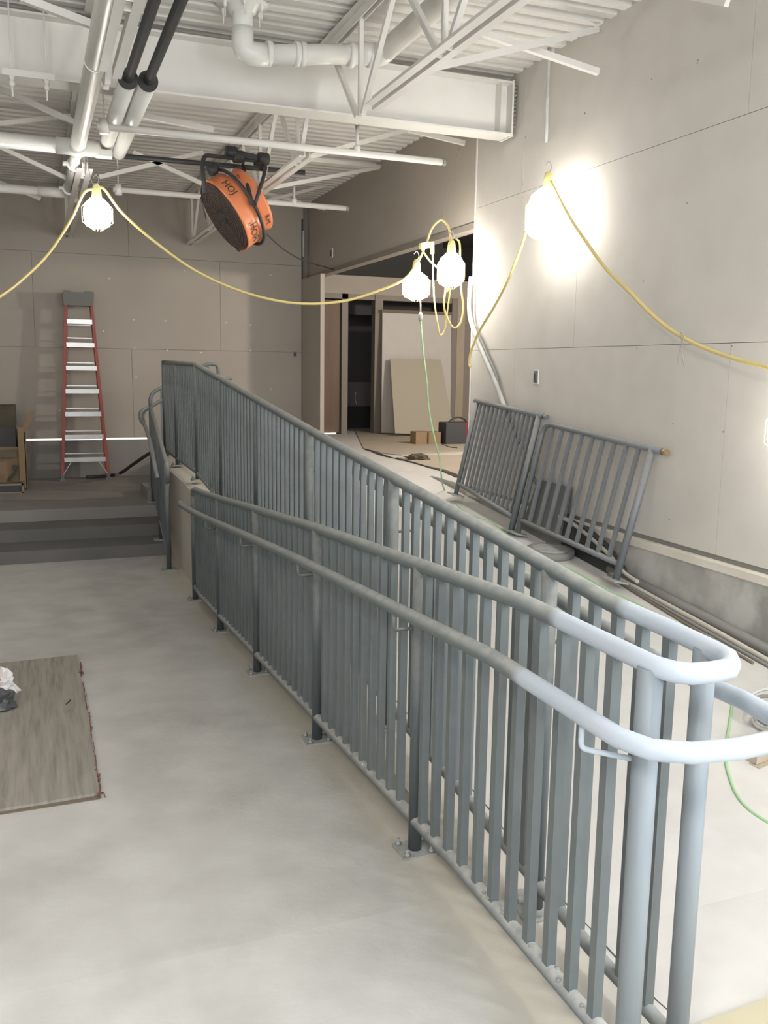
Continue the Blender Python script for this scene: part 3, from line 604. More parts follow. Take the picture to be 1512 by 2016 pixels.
def letter(txt, cc, axis_dir, nrm, size):
    cu = bpy.data.curves.new('lettering', 'FONT'); cu.body = txt; cu.size = size; cu.extrude = .0008; cu.align_x = 'CENTER'; cu.align_y = 'CENTER'; cu.resolution_u = 2
    o = bpy.data.objects.new('lettering', cu); C.objects.link(o)
    bpy.context.view_layer.update(); me = bpy.data.meshes.new_from_object(o); bpy.data.objects.remove(o)
    n = Vector(nrm).normalized(); x = Vector(axis_dir); x = (x-n*x.dot(n)).normalized(); y = n.cross(x)
    me.materials.clear(); me.materials.append(m_black)
    o = bpy.data.objects.new('lettering', me); C.objects.link(o); o.parent = fan
    Mx = Matrix((x, y, n)).transposed().to_4x4(); Mx.translation = Vector(cc)+n*.003-wloc(fan); o.matrix_basis = Mx; return o
def drumpt(target_px, r, h):   # point on the drum side whose direction best matches the target
    tv = Vector(target_px)-(Fc+a*h); tv = tv-a*tv.dot(a); n = tv.normalized(); return Fc+a*h+n*r, n
view = Vector((.2, -.9, -.3))
for txt, tgt, h, rr_, sz_ in (('HOR', (1.8254, 8.0500, 2.7927), .08, RF+.001, .095), ('HOJ', (1.4938, 7.8500, 3.1109), .08, RF+.001, .09), ('P-', (1.6563, 8.0500, 3.2473), .25, RF-.058, .07), ('RM', (1.9519, 8.1000, 2.8902), .27, RF-.05, .075)):
    c, n = drumpt(tgt, rr_, h)
    tdir = a.cross(n)
    if tdir.z > 0: tdir = -tdir
    letter(txt, c, tdir, n, sz_)
bm = NB(); tube(bm, smoothpath([(2.0521, 8.4000, 2.8398), (2.5540, 9.6000, 2.8500), (3.0682, 10.6000, 2.8641), (3.6344, 11.6000, 2.9189), (3.7400, 11.5364, 2.8859)]), .007, 6)
meta(obj('fan_cord', bm, m_black), 'thin black cord running from the orange fan to the right bulkhead', 'cord')

# ================================================================ WORK LIGHTS AND CORDS
def lamp(label, top, r, h, m):
    top = Vector(top); t = thing('work_light', label, 'lamp', top-Vector((0, 0, h+.10)))
    bm = NB(); lathe(bm, top, (0, 0, -1), [(.018, -.04), (.03, -.02), (.036, .02), (.04, .06), (.05, .085)], 14); obj('socket', bm, m_cage, t)
    bm = NB(); lathe(bm, top-Vector((0, 0, .08)), (0, 0, -1), [(r*.45, 0), (r*.8, h*.12), (r, h*.35), (r, h*.7), (r*.85, h*.92), (r*.5, h)], 20); obj('bulb', bm, m, t)  # bulb shape enlarged to stand in for the glare around the lamp
    bm = NB()
    for q in range(8):
        an = q*math.pi/4; d = Vector((math.cos(an), math.sin(an), 0))
        tube(bm, [top-Vector((0, 0, .07))+d*.05, top-Vector((0, 0, .08+h*.3))+d*(r+.012), top-Vector((0, 0, .08+h*.8))+d*(r+.012), top-Vector((0, 0, .09+h*1.05))+d*.03], .0025, 5)
    obj('cage', bm, m_cage, t)
    bm = NB(); tube(bm, smoothpath([top+Vector((0, 0, .03)), top+Vector((.02, 0, .07)), top+Vector((.0, 0, .11)), top+Vector((-.025, 0, .085))]), .004, 5); obj('hook', bm, m_bolt, t)
L1 = (0.5479, 8.0000, 3.0352); L2 = (3.2000, 7.5170, 2.5318); L3 = (3.4200, 7.2689, 2.6808); L4 = (3.4600, 5.7738, 2.9661); L5 = (3.4200, 3.3585, 1.5382)
lamp('glowing work light at the left, hanging under the white pipes', L1, .11, .23, m_bulb_a)
lamp('glowing work light left of its neighbour, green cord hanging below it', L2, .12, .22, m_bulb_c)
lamp('glowing work light beside the wall corner in a tangle of yellow cord', L3, .115, .27, m_bulb_c)
lamp('brightest big work light hanging beside the right wall', L4, .145, .34, m_bulb)
lamp('work light glowing just past the right edge', L5, .10, .22, m_bulb)
def cord(name, label, pts, r, m, n=6, cat='cord', parent=None):
    bm = NB(); tube(bm, smoothpath(pts, n), r, 7); o = obj(name, bm, m, parent)
    if parent is None: meta(o, label, cat)
    return o
yc_ = thing('extension_cord', 'yellow temporary lighting cord strung from lamp to lamp across the room', 'cord', L1)
cord('cord_run', None, [L1, (0.4476, 8.0000, 2.9953), (0.3371, 7.9000, 2.7661), (0.1489, 7.7000, 2.4647), (-0.0431, 7.4000, 2.2374), (-0.1958, 7.0000, 2.0786), (-0.4311, 6.5000, 1.8885), (-0.7248, 6.0000, 1.7994)], .011, m_yellow, parent=yc_)
cord('cord_run', None, [L1, (0.6077, 8.0000, 3.0401), (0.7429, 8.0000, 2.8655), (0.9841, 8.0000, 2.6608), (1.3108, 7.9500, 2.4319), (1.6483, 7.9000, 2.2824), (1.9826, 7.8000, 2.1906), (2.2895, 7.7500, 2.1691), (2.6015, 7.7000, 2.2043), (2.8508, 7.6000, 2.2866), (3.0742, 7.5000, 2.3934), L2], .0115, m_yellow, parent=yc_)
cord('cord_run', None, [L2, (3.1996, 7.4500, 2.5683), (3.2332, 7.4000, 2.6806), (3.2878, 7.4000, 2.8249), (3.3731, 7.4000, 2.9032), (3.4195, 7.3500, 2.8483), (3.4235, 7.3000, 2.7357), L3], .010, m_yellow, parent=yc_)
cord('cord_run', None, [(3.1954, 7.4000, 2.6485), (3.2612, 7.3800, 2.5558), (3.3390, 7.3000, 2.4536), (3.3624, 7.2500, 2.3434), (3.3294, 7.2000, 2.1673), (3.3613, 7.2000, 2.0611), (3.4270, 7.2000, 1.9767), (3.4894, 7.2000, 2.0176), (3.5147, 7.2000, 2.1527), (3.4905, 7.2000, 2.3024), (3.4743, 7.2000, 2.5151), (3.4643, 7.2000, 2.6838), (3.4388, 7.2200, 2.7268)], .008, m_yellow, parent=yc_)
cord('cord_run', None, [(3.2955, 7.4000, 2.7058), (3.3049, 7.4000, 2.5258), (3.3046, 7.3500, 2.2186), (3.3217, 7.3000, 1.9991), (3.3484, 7.3000, 1.9124), (3.3911, 7.3000, 1.9661), (3.3878, 7.2500, 2.1292), (3.3838, 7.2000, 2.2977), (3.3554, 7.2000, 2.2752)], .0065, m_yellow, parent=yc_)
bm = NB(); bar(bm, (3.1805, 7.4000, 2.6689), (3.2718, 7.4000, 2.6872), .05, .05); bar(bm, (3.2864, 7.3800, 2.7114), (3.2890, 7.3800, 2.6089), .02, .03)
meta(obj('cord_plug', bm, m_cage), 'yellow plug block at the top of the cord tangle', 'plug')
cord('cord_run', None, [L4, (3.4600, 6.0200, 2.6886), (3.4600, 6.1344, 2.5204), (3.4200, 6.2194, 2.3214), (3.4500, 6.4905, 2.1303), (3.4800, 6.8004, 1.9432), (3.5000, 6.9891, 1.7797), (3.5000, 7.0209, 1.6726), (3.5000, 6.9995, 1.6425)], .011, m_yellow, parent=yc_)
cord('cord_run', None, [L4, (3.4600, 5.4870, 2.6651), (3.4600, 5.2878, 2.4897), (3.4600, 5.0387, 2.2852), (3.4500, 4.7413, 2.1042), (3.4700, 4.5063, 1.9409), (3.4800, 4.2795, 1.8250), (3.4800, 4.0192, 1.7411), (3.4600, 3.7614, 1.6851), (3.4500, 3.5640, 1.6491), (3.4200, 3.3402, 1.5992), L5], .012, m_yellow, parent=yc_)
bm = NB(); tube(bm, smoothpath([(3.4700, 4.2692, 1.8445), (3.4600, 4.2271, 1.8060), (3.4700, 4.2680, 1.7441), (3.4800, 4.2908, 1.6723)]), .003, 5); tube(bm, smoothpath([(3.4700, 4.2634, 1.8300), (3.4800, 4.2510, 1.7154), (3.4800, 4.2264, 1.6436)]), .003, 5)
meta(obj('tie_wire', bm, m_bolt), 'small tie wire knotted on the pale yellow cord', 'wire')
cord('suspension_wire', 'thin wire holding up the cord arch by the opening', [(3.3732, 7.4000, 2.8989), (3.4346, 7.4200, 3.1364), (3.5061, 7.4500, 3.3600), (3.5838, 7.5000, 3.5469)], .003, m_track)
# lamp 1 hanger wire
cord('suspension_wire', 'short wire holding the left work light under the pipes', [L1, (0.5034, 8.0000, 3.1188), (0.4730, 7.9000, 3.2924)], .003, m_track)

# green cord with its plug
gp = thing('green_cord', 'thin green extension cord hanging from the lamp and snaking along the ramp', 'cord', (3.2000, 7.4039, 2.0870))
cord('cord_run', None, [(3.2000, 7.4253, 2.2846), (3.2000, 7.4084, 2.1746), (3.2000, 7.4035, 2.0783)], .006, m_palecable, parent=gp)
bm = NB(); lathe(bm, (3.2000, 7.4050, 2.1090), (0, 0, -1), [(.010, 0), (.02, .02), (.02, .06), (.012, .08)], 10); obj('connector', bm, m_bolt, gp)
cord('cord_run', None, [(3.2000, 7.4021, 2.0520), (3.2000, 7.3320, 1.7781), (3.2000, 7.2407, 1.5149), (3.2000, 7.1721, 1.2534), (3.2000, 7.0529, 1.0413), (3.2000, 6.9270, 0.8560), (3.2000, 6.8875, 0.7080), (3.5042, 7.4575, 0.5130), (3.3403, 6.8052, 0.4517), (3.3298, 6.4961, 0.4226), (3.3857, 6.2906, 0.4033), (3.2719, 5.5279, 0.3316), (3.3353, 5.0909, 0.2905), (3.3405, 4.6831, 0.2522), (3.3634, 4.3714, 0.2229), (3.3542, 4.0956, 0.1970), (3.3394, 3.8158, 0.1707), (3.1512, 3.4381, 0.1352), (3.0355, 3.2003, 0.1128), (2.8202, 2.9692, 0.0911), (2.6039, 2.7535, 0.0708), (2.4759, 2.5861, 0.0551), (2.3909, 2.4266, 0.0401), (2.3883, 2.2921, 0.0275), (2.4378, 2.1820, 0.0171)], .0075, m_green, parent=gp)

# flexible conduits on the right wall
fc = thing('flexible_conduits', 'pair of dusty grey flexible conduits slanting down the wall edge behind the loose panels', 'conduit', (3.6000, 6.8853, 1.8227))
bm = NB(); tube(bm, smoothpath([(3.6000, 7.2302, 2.4173), (3.6000, 7.2515, 2.2892), (3.6000, 7.2387, 2.0925), (3.6000, 7.0978, 1.8916), (3.6000, 6.9244, 1.7168), (3.6000, 6.7567, 1.5479), (3.6150, 6.6112, 1.3547), (3.6200, 6.4323, 1.1236), (3.6250, 6.1780, 0.8801)]), .021, 8); obj('conduit', bm, m_conduit, fc)
bm = NB(); tube(bm, smoothpath([(3.6200, 7.2462, 2.3548), (3.6200, 7.2261, 2.0489), (3.6200, 7.0696, 1.8914), (3.6200, 6.9177, 1.7385), (3.6200, 6.7702, 1.5901), (3.6200, 6.6693, 1.4239), (3.6200, 6.5273, 1.2627), (3.6200, 6.2725, 0.9724), (3.6000, 5.9687, 0.7253)]), .014, 8); obj('conduit', bm, m_cable, fc)
# wall boxes
def wallbox(label, c, axis, w_, h_):
    t = thing('outlet_box', label, 'outlet box', c); x, y, z = c
    if axis == 'x':
        bm = NB(); bx(bm, x-.004, x+.01, y-w_/2-.008, y+w_/2+.008, z-h_/2-.008, z+h_/2+.008); obj('rim', bm, m_mud, t)
        bm = NB(); bx(bm, x-.008, x-.002, y-w_/2, y+w_/2, z-h_/2, z+h_/2); obj('cavity', bm, m_track, t)
        bm = NB(); bx(bm, x-.011, x-.007, y-w_*.1, y+w_*.45, z-h_*.4, z+h_*.3); obj('device', bm, m_dark, t)
    else:
        bm = NB(); bx(bm, x-w_/2, x+w_/2, y-.008, y+.005, z-h_/2, z+h_/2); obj('cavity', bm, m_track, t)
        bm = NB(); bx(bm, x-w_*.4, x+w_*.2, y-.012, y-.007, z-h_*.4, z+h_*.3); obj('device', bm, m_dark, t)
wallbox('small outlet box cut into the right wall above the loose panels', (3.6480, 6.1469, 1.5695), 'x', .055, .095)
wallbox('tiny outlet box in the back wall near its dark corner joint', (3.5580, 12.7950, 1.8045), 'y', .05, .07)
wallbox('small narrow slot box high on the grey bulkhead', (3.7440, 11.6609, 3.1127), 'x', .06, .10)
bm = NB(); bar(bm, (3.6651, 12.7400, 3.5269), (3.6650, 12.7400, 3.1773), .03, .02)
meta(obj('wall_strap', bm, m_conduit), 'short pale strap on the dark corner joint of the back wall', 'bracket')

# ================================================================ LADDER
ld = thing('step_ladder', 'tall closed red fibreglass step ladder with seven aluminium steps by the back wall', 'ladder', (.58, 12.5, .10))
yb, ytp = 12.42, 12.52
def lx(s, z): return (.585 + s*(.285-(z-.1)*.058)) + (-.005 if s < 0 else .005)
def ly(z): return yb+(ytp-yb)*(z-.1)/2.4
for s in (-1, 1):
    for dy, wd_, nm in ((0, .036, 'front_rail'), (.10, .028, 'rear_rail')):
        bm = NB(); p, q = Vector((lx(s, .13)+(-s*.012 if dy else 0), ly(.13)+dy, .13)), Vector((lx(s, 2.42)+(-s*.012 if dy else 0), ly(2.42)+dy*.5, 2.42))
        bar(bm, p, q, wd_, .07 if dy == 0 else .035, (0, 1, 0)); obj(nm, bm, m_fibre, ld)
        if dy == 0:
            bm = NB(); bx(bm, p.x-.035, p.x+.035, p.y-.045, p.y+.05, .10, .13); bx(bm, p.x-.022, p.x+.022, p.y-.04, p.y+.04, .13, .19); obj('foot', bm, m_capgrey, ld)
for k in range(7):
    z = .383+.297*k; x0, x1 = lx(-1, z)+.015, lx(1, z)-.015; y = ly(z)
    bm = NB(); bx(bm, x0, x1, y-.045, y+.045, z+.012, z+.022); bx(bm, x0, x1, y-.048, y-.042, z-.035, z+.022); bx(bm, x0, x1, y+.04, y+.045, z-.02, z+.02); obj('step', bm, m_alu, ld)
    zz_ = z+.062 if k < 5 else (z+.085 if k == 5 else z-.045)
    bm = NB(); bar(bm, (x0+.01, y+.10, zz_), (x1-.01, y+.10, zz_), .012, .014); obj('rear_bar', bm, m_alu, ld)
bm = NB(); prism(bm, [(.40, 2.36), (.76, 2.36), (.775, 2.52), (.76, 2.545), (.66, 2.545), (.64, 2.53), (.50, 2.53), (.48, 2.548), (.405, 2.548), (.392, 2.52)], 'y', 12.44, 12.64); obj('top_cap', bm, m_capgrey, ld)
for s in (-1, 1):
    bm = NB(); bar(bm, (lx(s, .16), ly(.2)-.03, .17), (.585+s*.17, ly(.2)-.03, .355), .012, .008); obj('brace', bm, m_alu, ld)
for k in (3, 4):
    for s in (-1, 1):
        z = .383+.297*k; bm = NB(); bar(bm, (lx(s, z)-s*.02, ly(z)-.01, z+.02), (lx(s, z)-s*.03, ly(z)+.09, z+.09), .012, .006); obj('spreader', bm, m_alu, ld)

# ================================================================ CARTONS AT THE LEFT
X0 = (-0.1896, 11.6000, 0.8065)[0]; X1 = (-0.1274, 11.6000, 0.8057)[0]
cb = thing('cardboard_box', 'tall open brown cardboard box with raised torn flap at the left edge', 'box', (-.7, 11.8, .10))
bm = NB(); bx(bm, -1.25, -.21, 11.68, 11.69, .13, .62); obj('front_side', bm, m_card, cb)
bm = NB(); bx(bm, -.21, -.13, 11.62, 11.64, .12, .86); bx(bm, -.14, -.125, 11.62, 12.2, .12, .80); obj('corner_side', bm, m_card, cb)
bm = NB(); bx(bm, -1.25, -.14, 12.19, 12.2, .12, .8); obj('rear_side', bm, m_card, cb)
bm = NB(); obx(bm, (-.085, 11.64, .93), (.5, 0, 1), (1, 0, -.5), (0, 1, 0), .26, .055, .012); obj('flap', bm, m_card, cb)
bm = NB(); bx(bm, -1.25, -.24, 11.60, 11.62, .50, .585); obj('label_strip', bm, m_plyedge, cb)
cd_ = thing('dark_carton', 'dark olive carton standing inside the brown cardboard box', 'box', (-.7, 11.9, .62))
bm = NB(); bx(bm, -1.2, -.235, 11.70, 12.15, .13, .86); obj('body', bm, m_dark, cd_)
bm = NB(); bx(bm, -1.2, -.225, 11.69, 12.16, .86, 1.11); obj('lid', bm, m_carddark, cd_)
ty = thing('floor_tray', 'flat dark tray with pale rim on the floor before the cardboard box', 'tray', (-.6, 11.45, .10))
bm = NB(); bx(bm, -1.25, -.19, 11.36, 11.60, .10, .20); obj('body', bm, m_dark, ty)
bm = NB(); bx(bm, -1.25, -.17, 11.345, 11.36, .19, .215); bx(bm, -1.25, -.17, 11.345, 11.36, .10, .115); bx(bm, -.19, -.165, 11.345, 11.61, .10, .215); obj('rim', bm, m_frame, ty)
bm = NB(); bar(bm, (-.34, 11.585, .22), (-.25, 11.585, .34), .06, .03); obx(bm, (-.26, 11.585, .38), (0, 0, 1), (1, 0, 0), (0, 1, 0), .06, .05, .02)
meta(obj('caulk_tube', bm, m_black), 'small dark tube lying against the cardboard box', 'tube')

# ================================================================ PLYWOOD ON THE FLOOR, PAPER BAG
ps = thing('plywood_sheet', 'weathered grey plywood sheet lying on the floor at the left edge', 'plywood', (-.3, 4.3, -.1))
def zlp(x, y, h): return (x, y, zl(y)+h)
def sheet_on(fn_, corners, h0, h1, m, name, parent):
    bm = NB(); lo_ = [bm.verts.new((x, y, fn_(y)+h0)) for x, y in corners]; hi = [bm.verts.new((x, y, fn_(y)+h1)) for x, y in corners]; n = len(corners)
    bm.faces.new(lo_[::-1]); bm.faces.new(hi)
    for i in range(n): bm.faces.new((lo_[i], lo_[(i+1) % n], hi[(i+1) % n], hi[i]))
    return obj(name, bm, m, parent)
c1 = (0.1814, 5.7683, -0.2081)[:2]; c2 = (0.1703, 3.5072, -0.0724)[:2]
rag = [(c1[0]+(c2[0]-c1[0])*f+d, c1[1]+(c2[1]-c1[1])*f) for f, d in ((0, 0), (.15, .003), (.17, -.004), (.35, .004), (.5, .0), (.52, .008), (.7, .002), (.72, .006), (1, 0))]
sheet_on(zl, [(-1.10, c1[1]-.06), (-1.10, c2[1]-.02)][::1] + [(-.2, c2[1]-.015)] + rag[::-1], .003, .014, m_ply, 'upper_ply', ps)
sheet_on(zl, [(-1.10, c1[1]-.1), (-1.10, c2[1]-.05), (c2[0]-.0, c2[1]-.035), (c1[0]-.01, c1[1]-.05)], .0005, .003, m_plyedge, 'lower_ply', ps)
bm = NB(); random.seed(5)
for f in [i/40 for i in range(41)]:
    if f < .08 or (.2 < f < .3): continue
    x = c1[0]+(c2[0]-c1[0])*f+.004; y = c1[1]+(c2[1]-c1[1])*f; r = random.uniform(.002, .007)
    bar(bm, (x, y-.025, zl(y)+.004), (x+random.uniform(-.004, .010), y+.03, zl(y)+.012), r*1.2, .005)
s = obj('torn_red_edge', bm, m_redchalk, ps); s['kind'] = 'stuff'; s['label'] = 'frayed dark red edge strip'
for nm, px, lab in (('twine_knot', (0.1863, 5.3379, -0.1823), 'frayed dark red knot on the far corner of the plywood'), ('torn_strip', (0.1794, 3.4983, -0.0719), 'red torn scrap at the near corner of the plywood')):
    bm = NB(); x, y, z = px; random.seed(len(nm))
    for k in range(5):
        an = random.uniform(0, 6.28); l = random.uniform(.012, .028)
        tube(bm, smoothpath([(x, y, z+.012), (x+.5*l*math.cos(an), y+.5*l*math.sin(an), z+.022), (x+l*math.cos(an), y+l*1.6*math.sin(an), z+.012)], 3), .0025, 5)
    meta(obj(nm, bm, m_redchalk), lab, 'scrap')
def crumple(name, c, sx, sy, sz, m, seed, parent=None, sub=3, am=.25):
    bm = NB(); bmesh.ops.create_icosphere(bm, subdivisions=sub, radius=1.0); rnd = random.Random(seed)
    from mathutils import noise
    for v_ in bm.verts:
        d = v_.co.normalized(); k = 1+am*(noise.noise(d*2.3+Vector((seed, 0, 0)))+.5*noise.noise(d*6+Vector((0, seed, 0))))*2
        v_.co = Vector((d.x*sx*k, d.y*sy*k, max(d.z*sz*k, -sz*.6)))
    bmesh.ops.translate(bm, verts=bm.verts, vec=Vector(c)+Vector((0, 0, sz*.6)))
    return obj(name, bm, m, parent)
bc = Vector((-0.2628, 4.8249, -0.1515)); bag = thing('paper_bag', 'crumpled white and red paper bag with dark plastic, on the plywood at the left edge', 'bag', bc+Vector((0, 0, .014)))
crumple('dark_wrap', bc+Vector((-.0, -.02, .015)), .10, .085, .06, m_bag, 2, bag)
crumple('white_paper', bc+Vector((.035, .06, .05)), .065, .06, .085, m_white, 5, bag, am=.4)
crumple('red_print', bc+Vector((-.015, .06, .11)), .055, .05, .05, m_red, 9, bag, am=.35)
bm = NB(); x, y, z = (0.0946, 4.7665, -0.1480); bar(bm, (x-.012, y-.03, z+.016), (x+.012, y+.03, z+.016), .006, .004)
meta(obj('wood_chip', bm, m_black), 'thin dark chip lying on the plywood', 'debris')

# yellowish board corner at bottom right
x0, y0, _ = (1.5139, 1.5850, 0.0000); x1, y1, _ = (1.7172, 1.5964, 0.0000)
bm = NB(); d = Vector((x1-x0, y1-y0, 0)).normalized(); n = Vector((d.y, -d.x, 0)); p = Vector((x0, y0, 0)); v4 = [p-d*.3, p+d*.9, p+d*.9+n*.5, p-d*.3+n*.5]
prism(bm, [(q.x, q.y) for q in v4], 'z', .0005, .012); meta(obj('yellow_board', bm, mat('cream_board', (.52, .48, .34), .7, var=(.46, .42, .30), scale=5))
     , 'cream yellow board corner lying on the floor at the bottom right', 'board')

# ================================================================ DEVICES ON THE STRIP BETWEEN THE RAMPS
for px, lb in (((1.3598, 2.1838, 0.0173), 'small grey conduit stub on the strip between the railings'),):
    x, y, z = px; x = min(max(x, 1.25), 1.32)
    t = thing('conduit_stub', lb, 'conduit', (x, y, z)); bm = NB(); lathe(bm, (x, y, zr(y)), (0, 0, 1), [(.022, 0), (.022, .03), (.015, .031)], 14); obj('stub', bm, m_conduit, t)
    bm = NB(); lathe(bm, (x, y, zr(y)), (0, 0, 1), [(.04, 0), (.04, .006)], 14); obj('ring', bm, m_bolt, t)

# ================================================================ ALONG THE RIGHT KERB
bm = NB(); tube(bm, [(x_, y_, zr(y_)+.031) for x_, y_ in ((3.565, 4.95), (3.565, 4.3), (3.565, 3.5), (3.56, 2.4), (3.55, 1.2))], .031, 12)
meta(obj('dark_pipe', bm, m_cable), 'thick dark grey pipe lying along the foot of the kerb', 'pipe')
cord('pale_cable', 'pale stiff cable lying beside the dark pipe on the ramp', [(x_, y_, zr(y_)+.014) for x_, y_ in ((3.54, 4.9), (3.525, 4.5), (3.515, 4.0), (3.50, 3.6), (3.48, 3.2), (3.45, 2.4))], .014, m_palecable, cat='cable')
cord('dark_line', 'thin dark line in front of the pale cable on the ramp', [(x_, y_, zr(y_)+.010) for x_, y_ in ((3.52, 4.9), (3.49, 4.5), (3.465, 4.0), (3.45, 3.5), (3.43, 3.0), (3.40, 2.4))], .010, m_cable, cat='cable')  # thin dark line along the ramp, drawn as a tube
cord('brown_cable', 'brown cable nearest the camera of those along the kerb', [(x_, y_, zr(y_)+.008) for x_, y_ in ((3.50, 4.85), (3.46, 4.4), (3.42, 3.9), (3.40, 3.45))], .008, m_plyedge, cat='cable')
# panel, bin, hose and round lid behind the nearer loose panel
bm = NB(); P0, P1 = Vector((3.5300, 6.1134, 0.3196)), Vector((3.5300, 5.5168, 0.2991)); P2 = Vector((3.6350, 5.5593, 0.7768)); P3 = Vector((3.6350, 6.0167, 0.7817)); 
lw = [bm.verts.new(p) for p in (P0, P1, P2, P3)]; up_ = [bm.verts.new(p+Vector((-.012, 0, .002))) for p in (P0, P1, P2, P3)]
bm.faces.new(lw); bm.faces.new(up_[::-1])
for i in range(4): bm.faces.new((lw[i], lw[(i+1) % 4], up_[(i+1) % 4], up_[i]))
meta(obj('grey_board', bm, mat('grey_board', (.17, .175, .175), .7, var=(.24, .24, .235), scale=6)), 'square dark grey board leaning behind the nearer loose panel', 'board')
bn = thing('black_tub', 'low black tub with pale hose over it behind the nearer loose panel', 'tub', (3.46, 5.2, zr(5.2)))
bm = NB(); prism(bm, [(4.78, zr(4.78)), (5.55, zr(5.55)), (5.5, .56), (5.25, .54), (5.0, .46), (4.8, .34)], 'x', 3.545, 3.59); obj('body', bm, m_black, bn)
bm = NB(); tube(bm, smoothpath([(3.535, 5.55, .57), (3.535, 5.40, .55), (3.535, 5.2, .50), (3.535, 4.95, .42), (3.53, 4.75, .33), (3.53, 4.60, .30)]), .013, 8); obj('hose', bm, m_palecable, bn)
x, y, z = (3.3851, 5.4151, 0.3210)
rl = thing('round_lid', 'round dusty metal lid lying flat on the ramp by the loose panels', 'lid', (x, y, zr(y)))
bm = NB(); lathe(bm, (x, y, zr(y)+.001), (0, -.094, 1), [(.165, 0), (.17, .01), (.17, .04), (.155, .046)], 28); obj('rim', bm, m_cable, rl)
bm = NB(); lathe(bm, (x, y, zr(y)+.046), (0, -.094, 1), [(.150, 0), (.10, .003), (.03, .004)], 28); obj('face', bm, m_plate, rl)
# plaster splash on the kerb
# wood blocks and cable coil at the right edge
x, y, z = (2.6216, 2.7142, 0.0671)
wbk = thing('wood_blocks', 'two stacked short timber blocks on the floor at the right edge', 'timber', (x+.15, y, 0))
bm = NB(); obx(bm, (x+.17, y-.02, .031), (1, .22, 0), (-.22, 1, 0), (0, 0, 1), .34, .12, .06); obj('block', bm, m_wood, wbk)
bm = NB(); obx(bm, (x+.175, y-.0, .093), (1, .22, 0), (-.22, 1, 0), (0, 0, 1), .33, .11, .06); obj('block', bm, m_wood, wbk)
x, y, z = (2.9908, 2.8724, 0.0820); cl = thing('cable_coil', 'loose coil of grey cable behind the timber blocks at the right edge', 'cable', (x, y, zr(y)))
for k in range(5):
    bm = NB(); R_ = .10+.012*k; cx, cy = x+random.uniform(-.015, .015), y+random.uniform(-.01, .01)
    tube(bm, [(cx+R_*math.cos(q), cy+.7*R_*math.sin(q), zr(y)+.015+.028*k+.008*math.sin(3*q+k)) for q in [i*math.pi/14 for i in range(29)]], .008, 6); obj('cable_turn', bm, m_cable if k % 2 else m_conduit, cl)

# ================================================================ BEYOND THE OPENING
Zf = .57
ds = thing('drywall_sheet', 'large white drywall sheet standing in the door opening', 'drywall sheet', (5.7611, 13.4000, 0.6075))
bm = NB(); p = [(5.1322, 13.3500, 0.6025), (6.3399, 13.3500, 0.5540), (6.3828, 13.5000, 2.5063), (5.1791, 13.5000, 2.5122)]
def slab(bm, p, th):
    p = [Vector(q) for q in p]; n = (p[1]-p[0]).cross(p[3]-p[0]).normalized()*th
    a_ = [bm.verts.new(q) for q in p]; b_ = [bm.verts.new(q+n) for q in p]; bm.faces.new(a_); bm.faces.new(b_[::-1])
    for i in range(4): bm.faces.new((a_[i], a_[(i+1) % 4], b_[(i+1) % 4], b_[i]))
slab(bm, p, -.015); obj('board', bm, m_drywall, ds)
bm = NB(); bar(bm, (5.1581, 13.4900, 2.5109), (6.3781, 13.4900, 2.5056), .03, .05); obj('brown_batten', bm, m_plyedge, ds)
bm = NB(); slab(bm, [(5.1870, 12.9000, 0.6261), (6.2067, 12.9000, 0.5807), (6.1196, 13.3000, 1.7683), (5.2414, 13.3000, 1.7775)], -.015)
meta(obj('drywall_offcut', bm, mat('tan_board', (.47, .43, .345), .85)), 'smaller tan board leaning in front of the white drywall sheet', 'drywall sheet')
# dark cabinet in the doorway
dc = thing('low_cabinet', 'dim grey cabinet with black plinth inside the dark doorway', 'cabinet', (5.4598, 15.2000, 0.6213))
q0 = (5.1158, 15.0000, 1.3724); q1 = (5.6475, 15.0000, 1.3765)
bm = NB(); bx(bm, q0[0], q1[0]+.2, 15.0, 15.4, .95, q0[2]); obj('body', bm, m_void, dc)
bm = NB(); bx(bm, q0[0]-.05, q1[0]+.2, 14.95, 15.4, .57, .95); obj('plinth', bm, m_black, dc)
cord('white_wire', 'thin white wire curl inside the dark doorway', [(5.2072, 14.8000, 1.2024), (5.1894, 14.8000, 1.1061), (5.2186, 14.8000, 0.9921)], .006, m_white, cat='wire')
# tool case and carton
def bxo(bm, c, sx, sy, sz, ang): obx(bm, (c[0], c[1], c[2]+sz/2), (math.cos(ang), math.sin(ang), 0), (-math.sin(ang), math.cos(ang), 0), (0, 0, 1), sx, sy, sz)
tc_ = Vector((5.4879, 11.3487, 0.5700)); wv = .30
tb_ = thing('tool_case', 'charcoal tool case with dark red side standing on the upper floor', 'case', tc_)
bm = NB(); bxo(bm, tc_+Vector((0, .14, .012)), .31, .26, .30, 0); bmesh.ops.bevel(bm, geom=bm.edges[:], offset=.012, segments=2); obj('body', bm, m_tool, tb_)
bm = NB(); bxo(bm, tc_+Vector((.205, .15, .012)), .11, .28, .30, 0); obj('red_side', bm, m_toolred, tb_)
bm = NB(); tube(bm, smoothpath([tc_+Vector((-.08, .1, .31)), tc_+Vector((-.02, .1, .36)), tc_+Vector((.08, .1, .38)), tc_+Vector((.17, .1, .35)), tc_+Vector((.2, .1, .31))]), .012, 6); obj('handle', bm, m_black, tb_)
kc = Vector((5.0956, 11.4302, 0.5700))
kb_ = thing('small_carton', 'small brown cardboard carton on the upper floor beside the tool case', 'box', kc)
bm = NB(); bxo(bm, kc+Vector((-.09, .12, .012)), .18, .2, .17, 0); obj('body', bm, m_card, kb_)
bm = NB(); bxo(bm, kc+Vector((.10, .11, .012)), .19, .2, .165, 0); obj('second_half', bm, m_card, kb_)
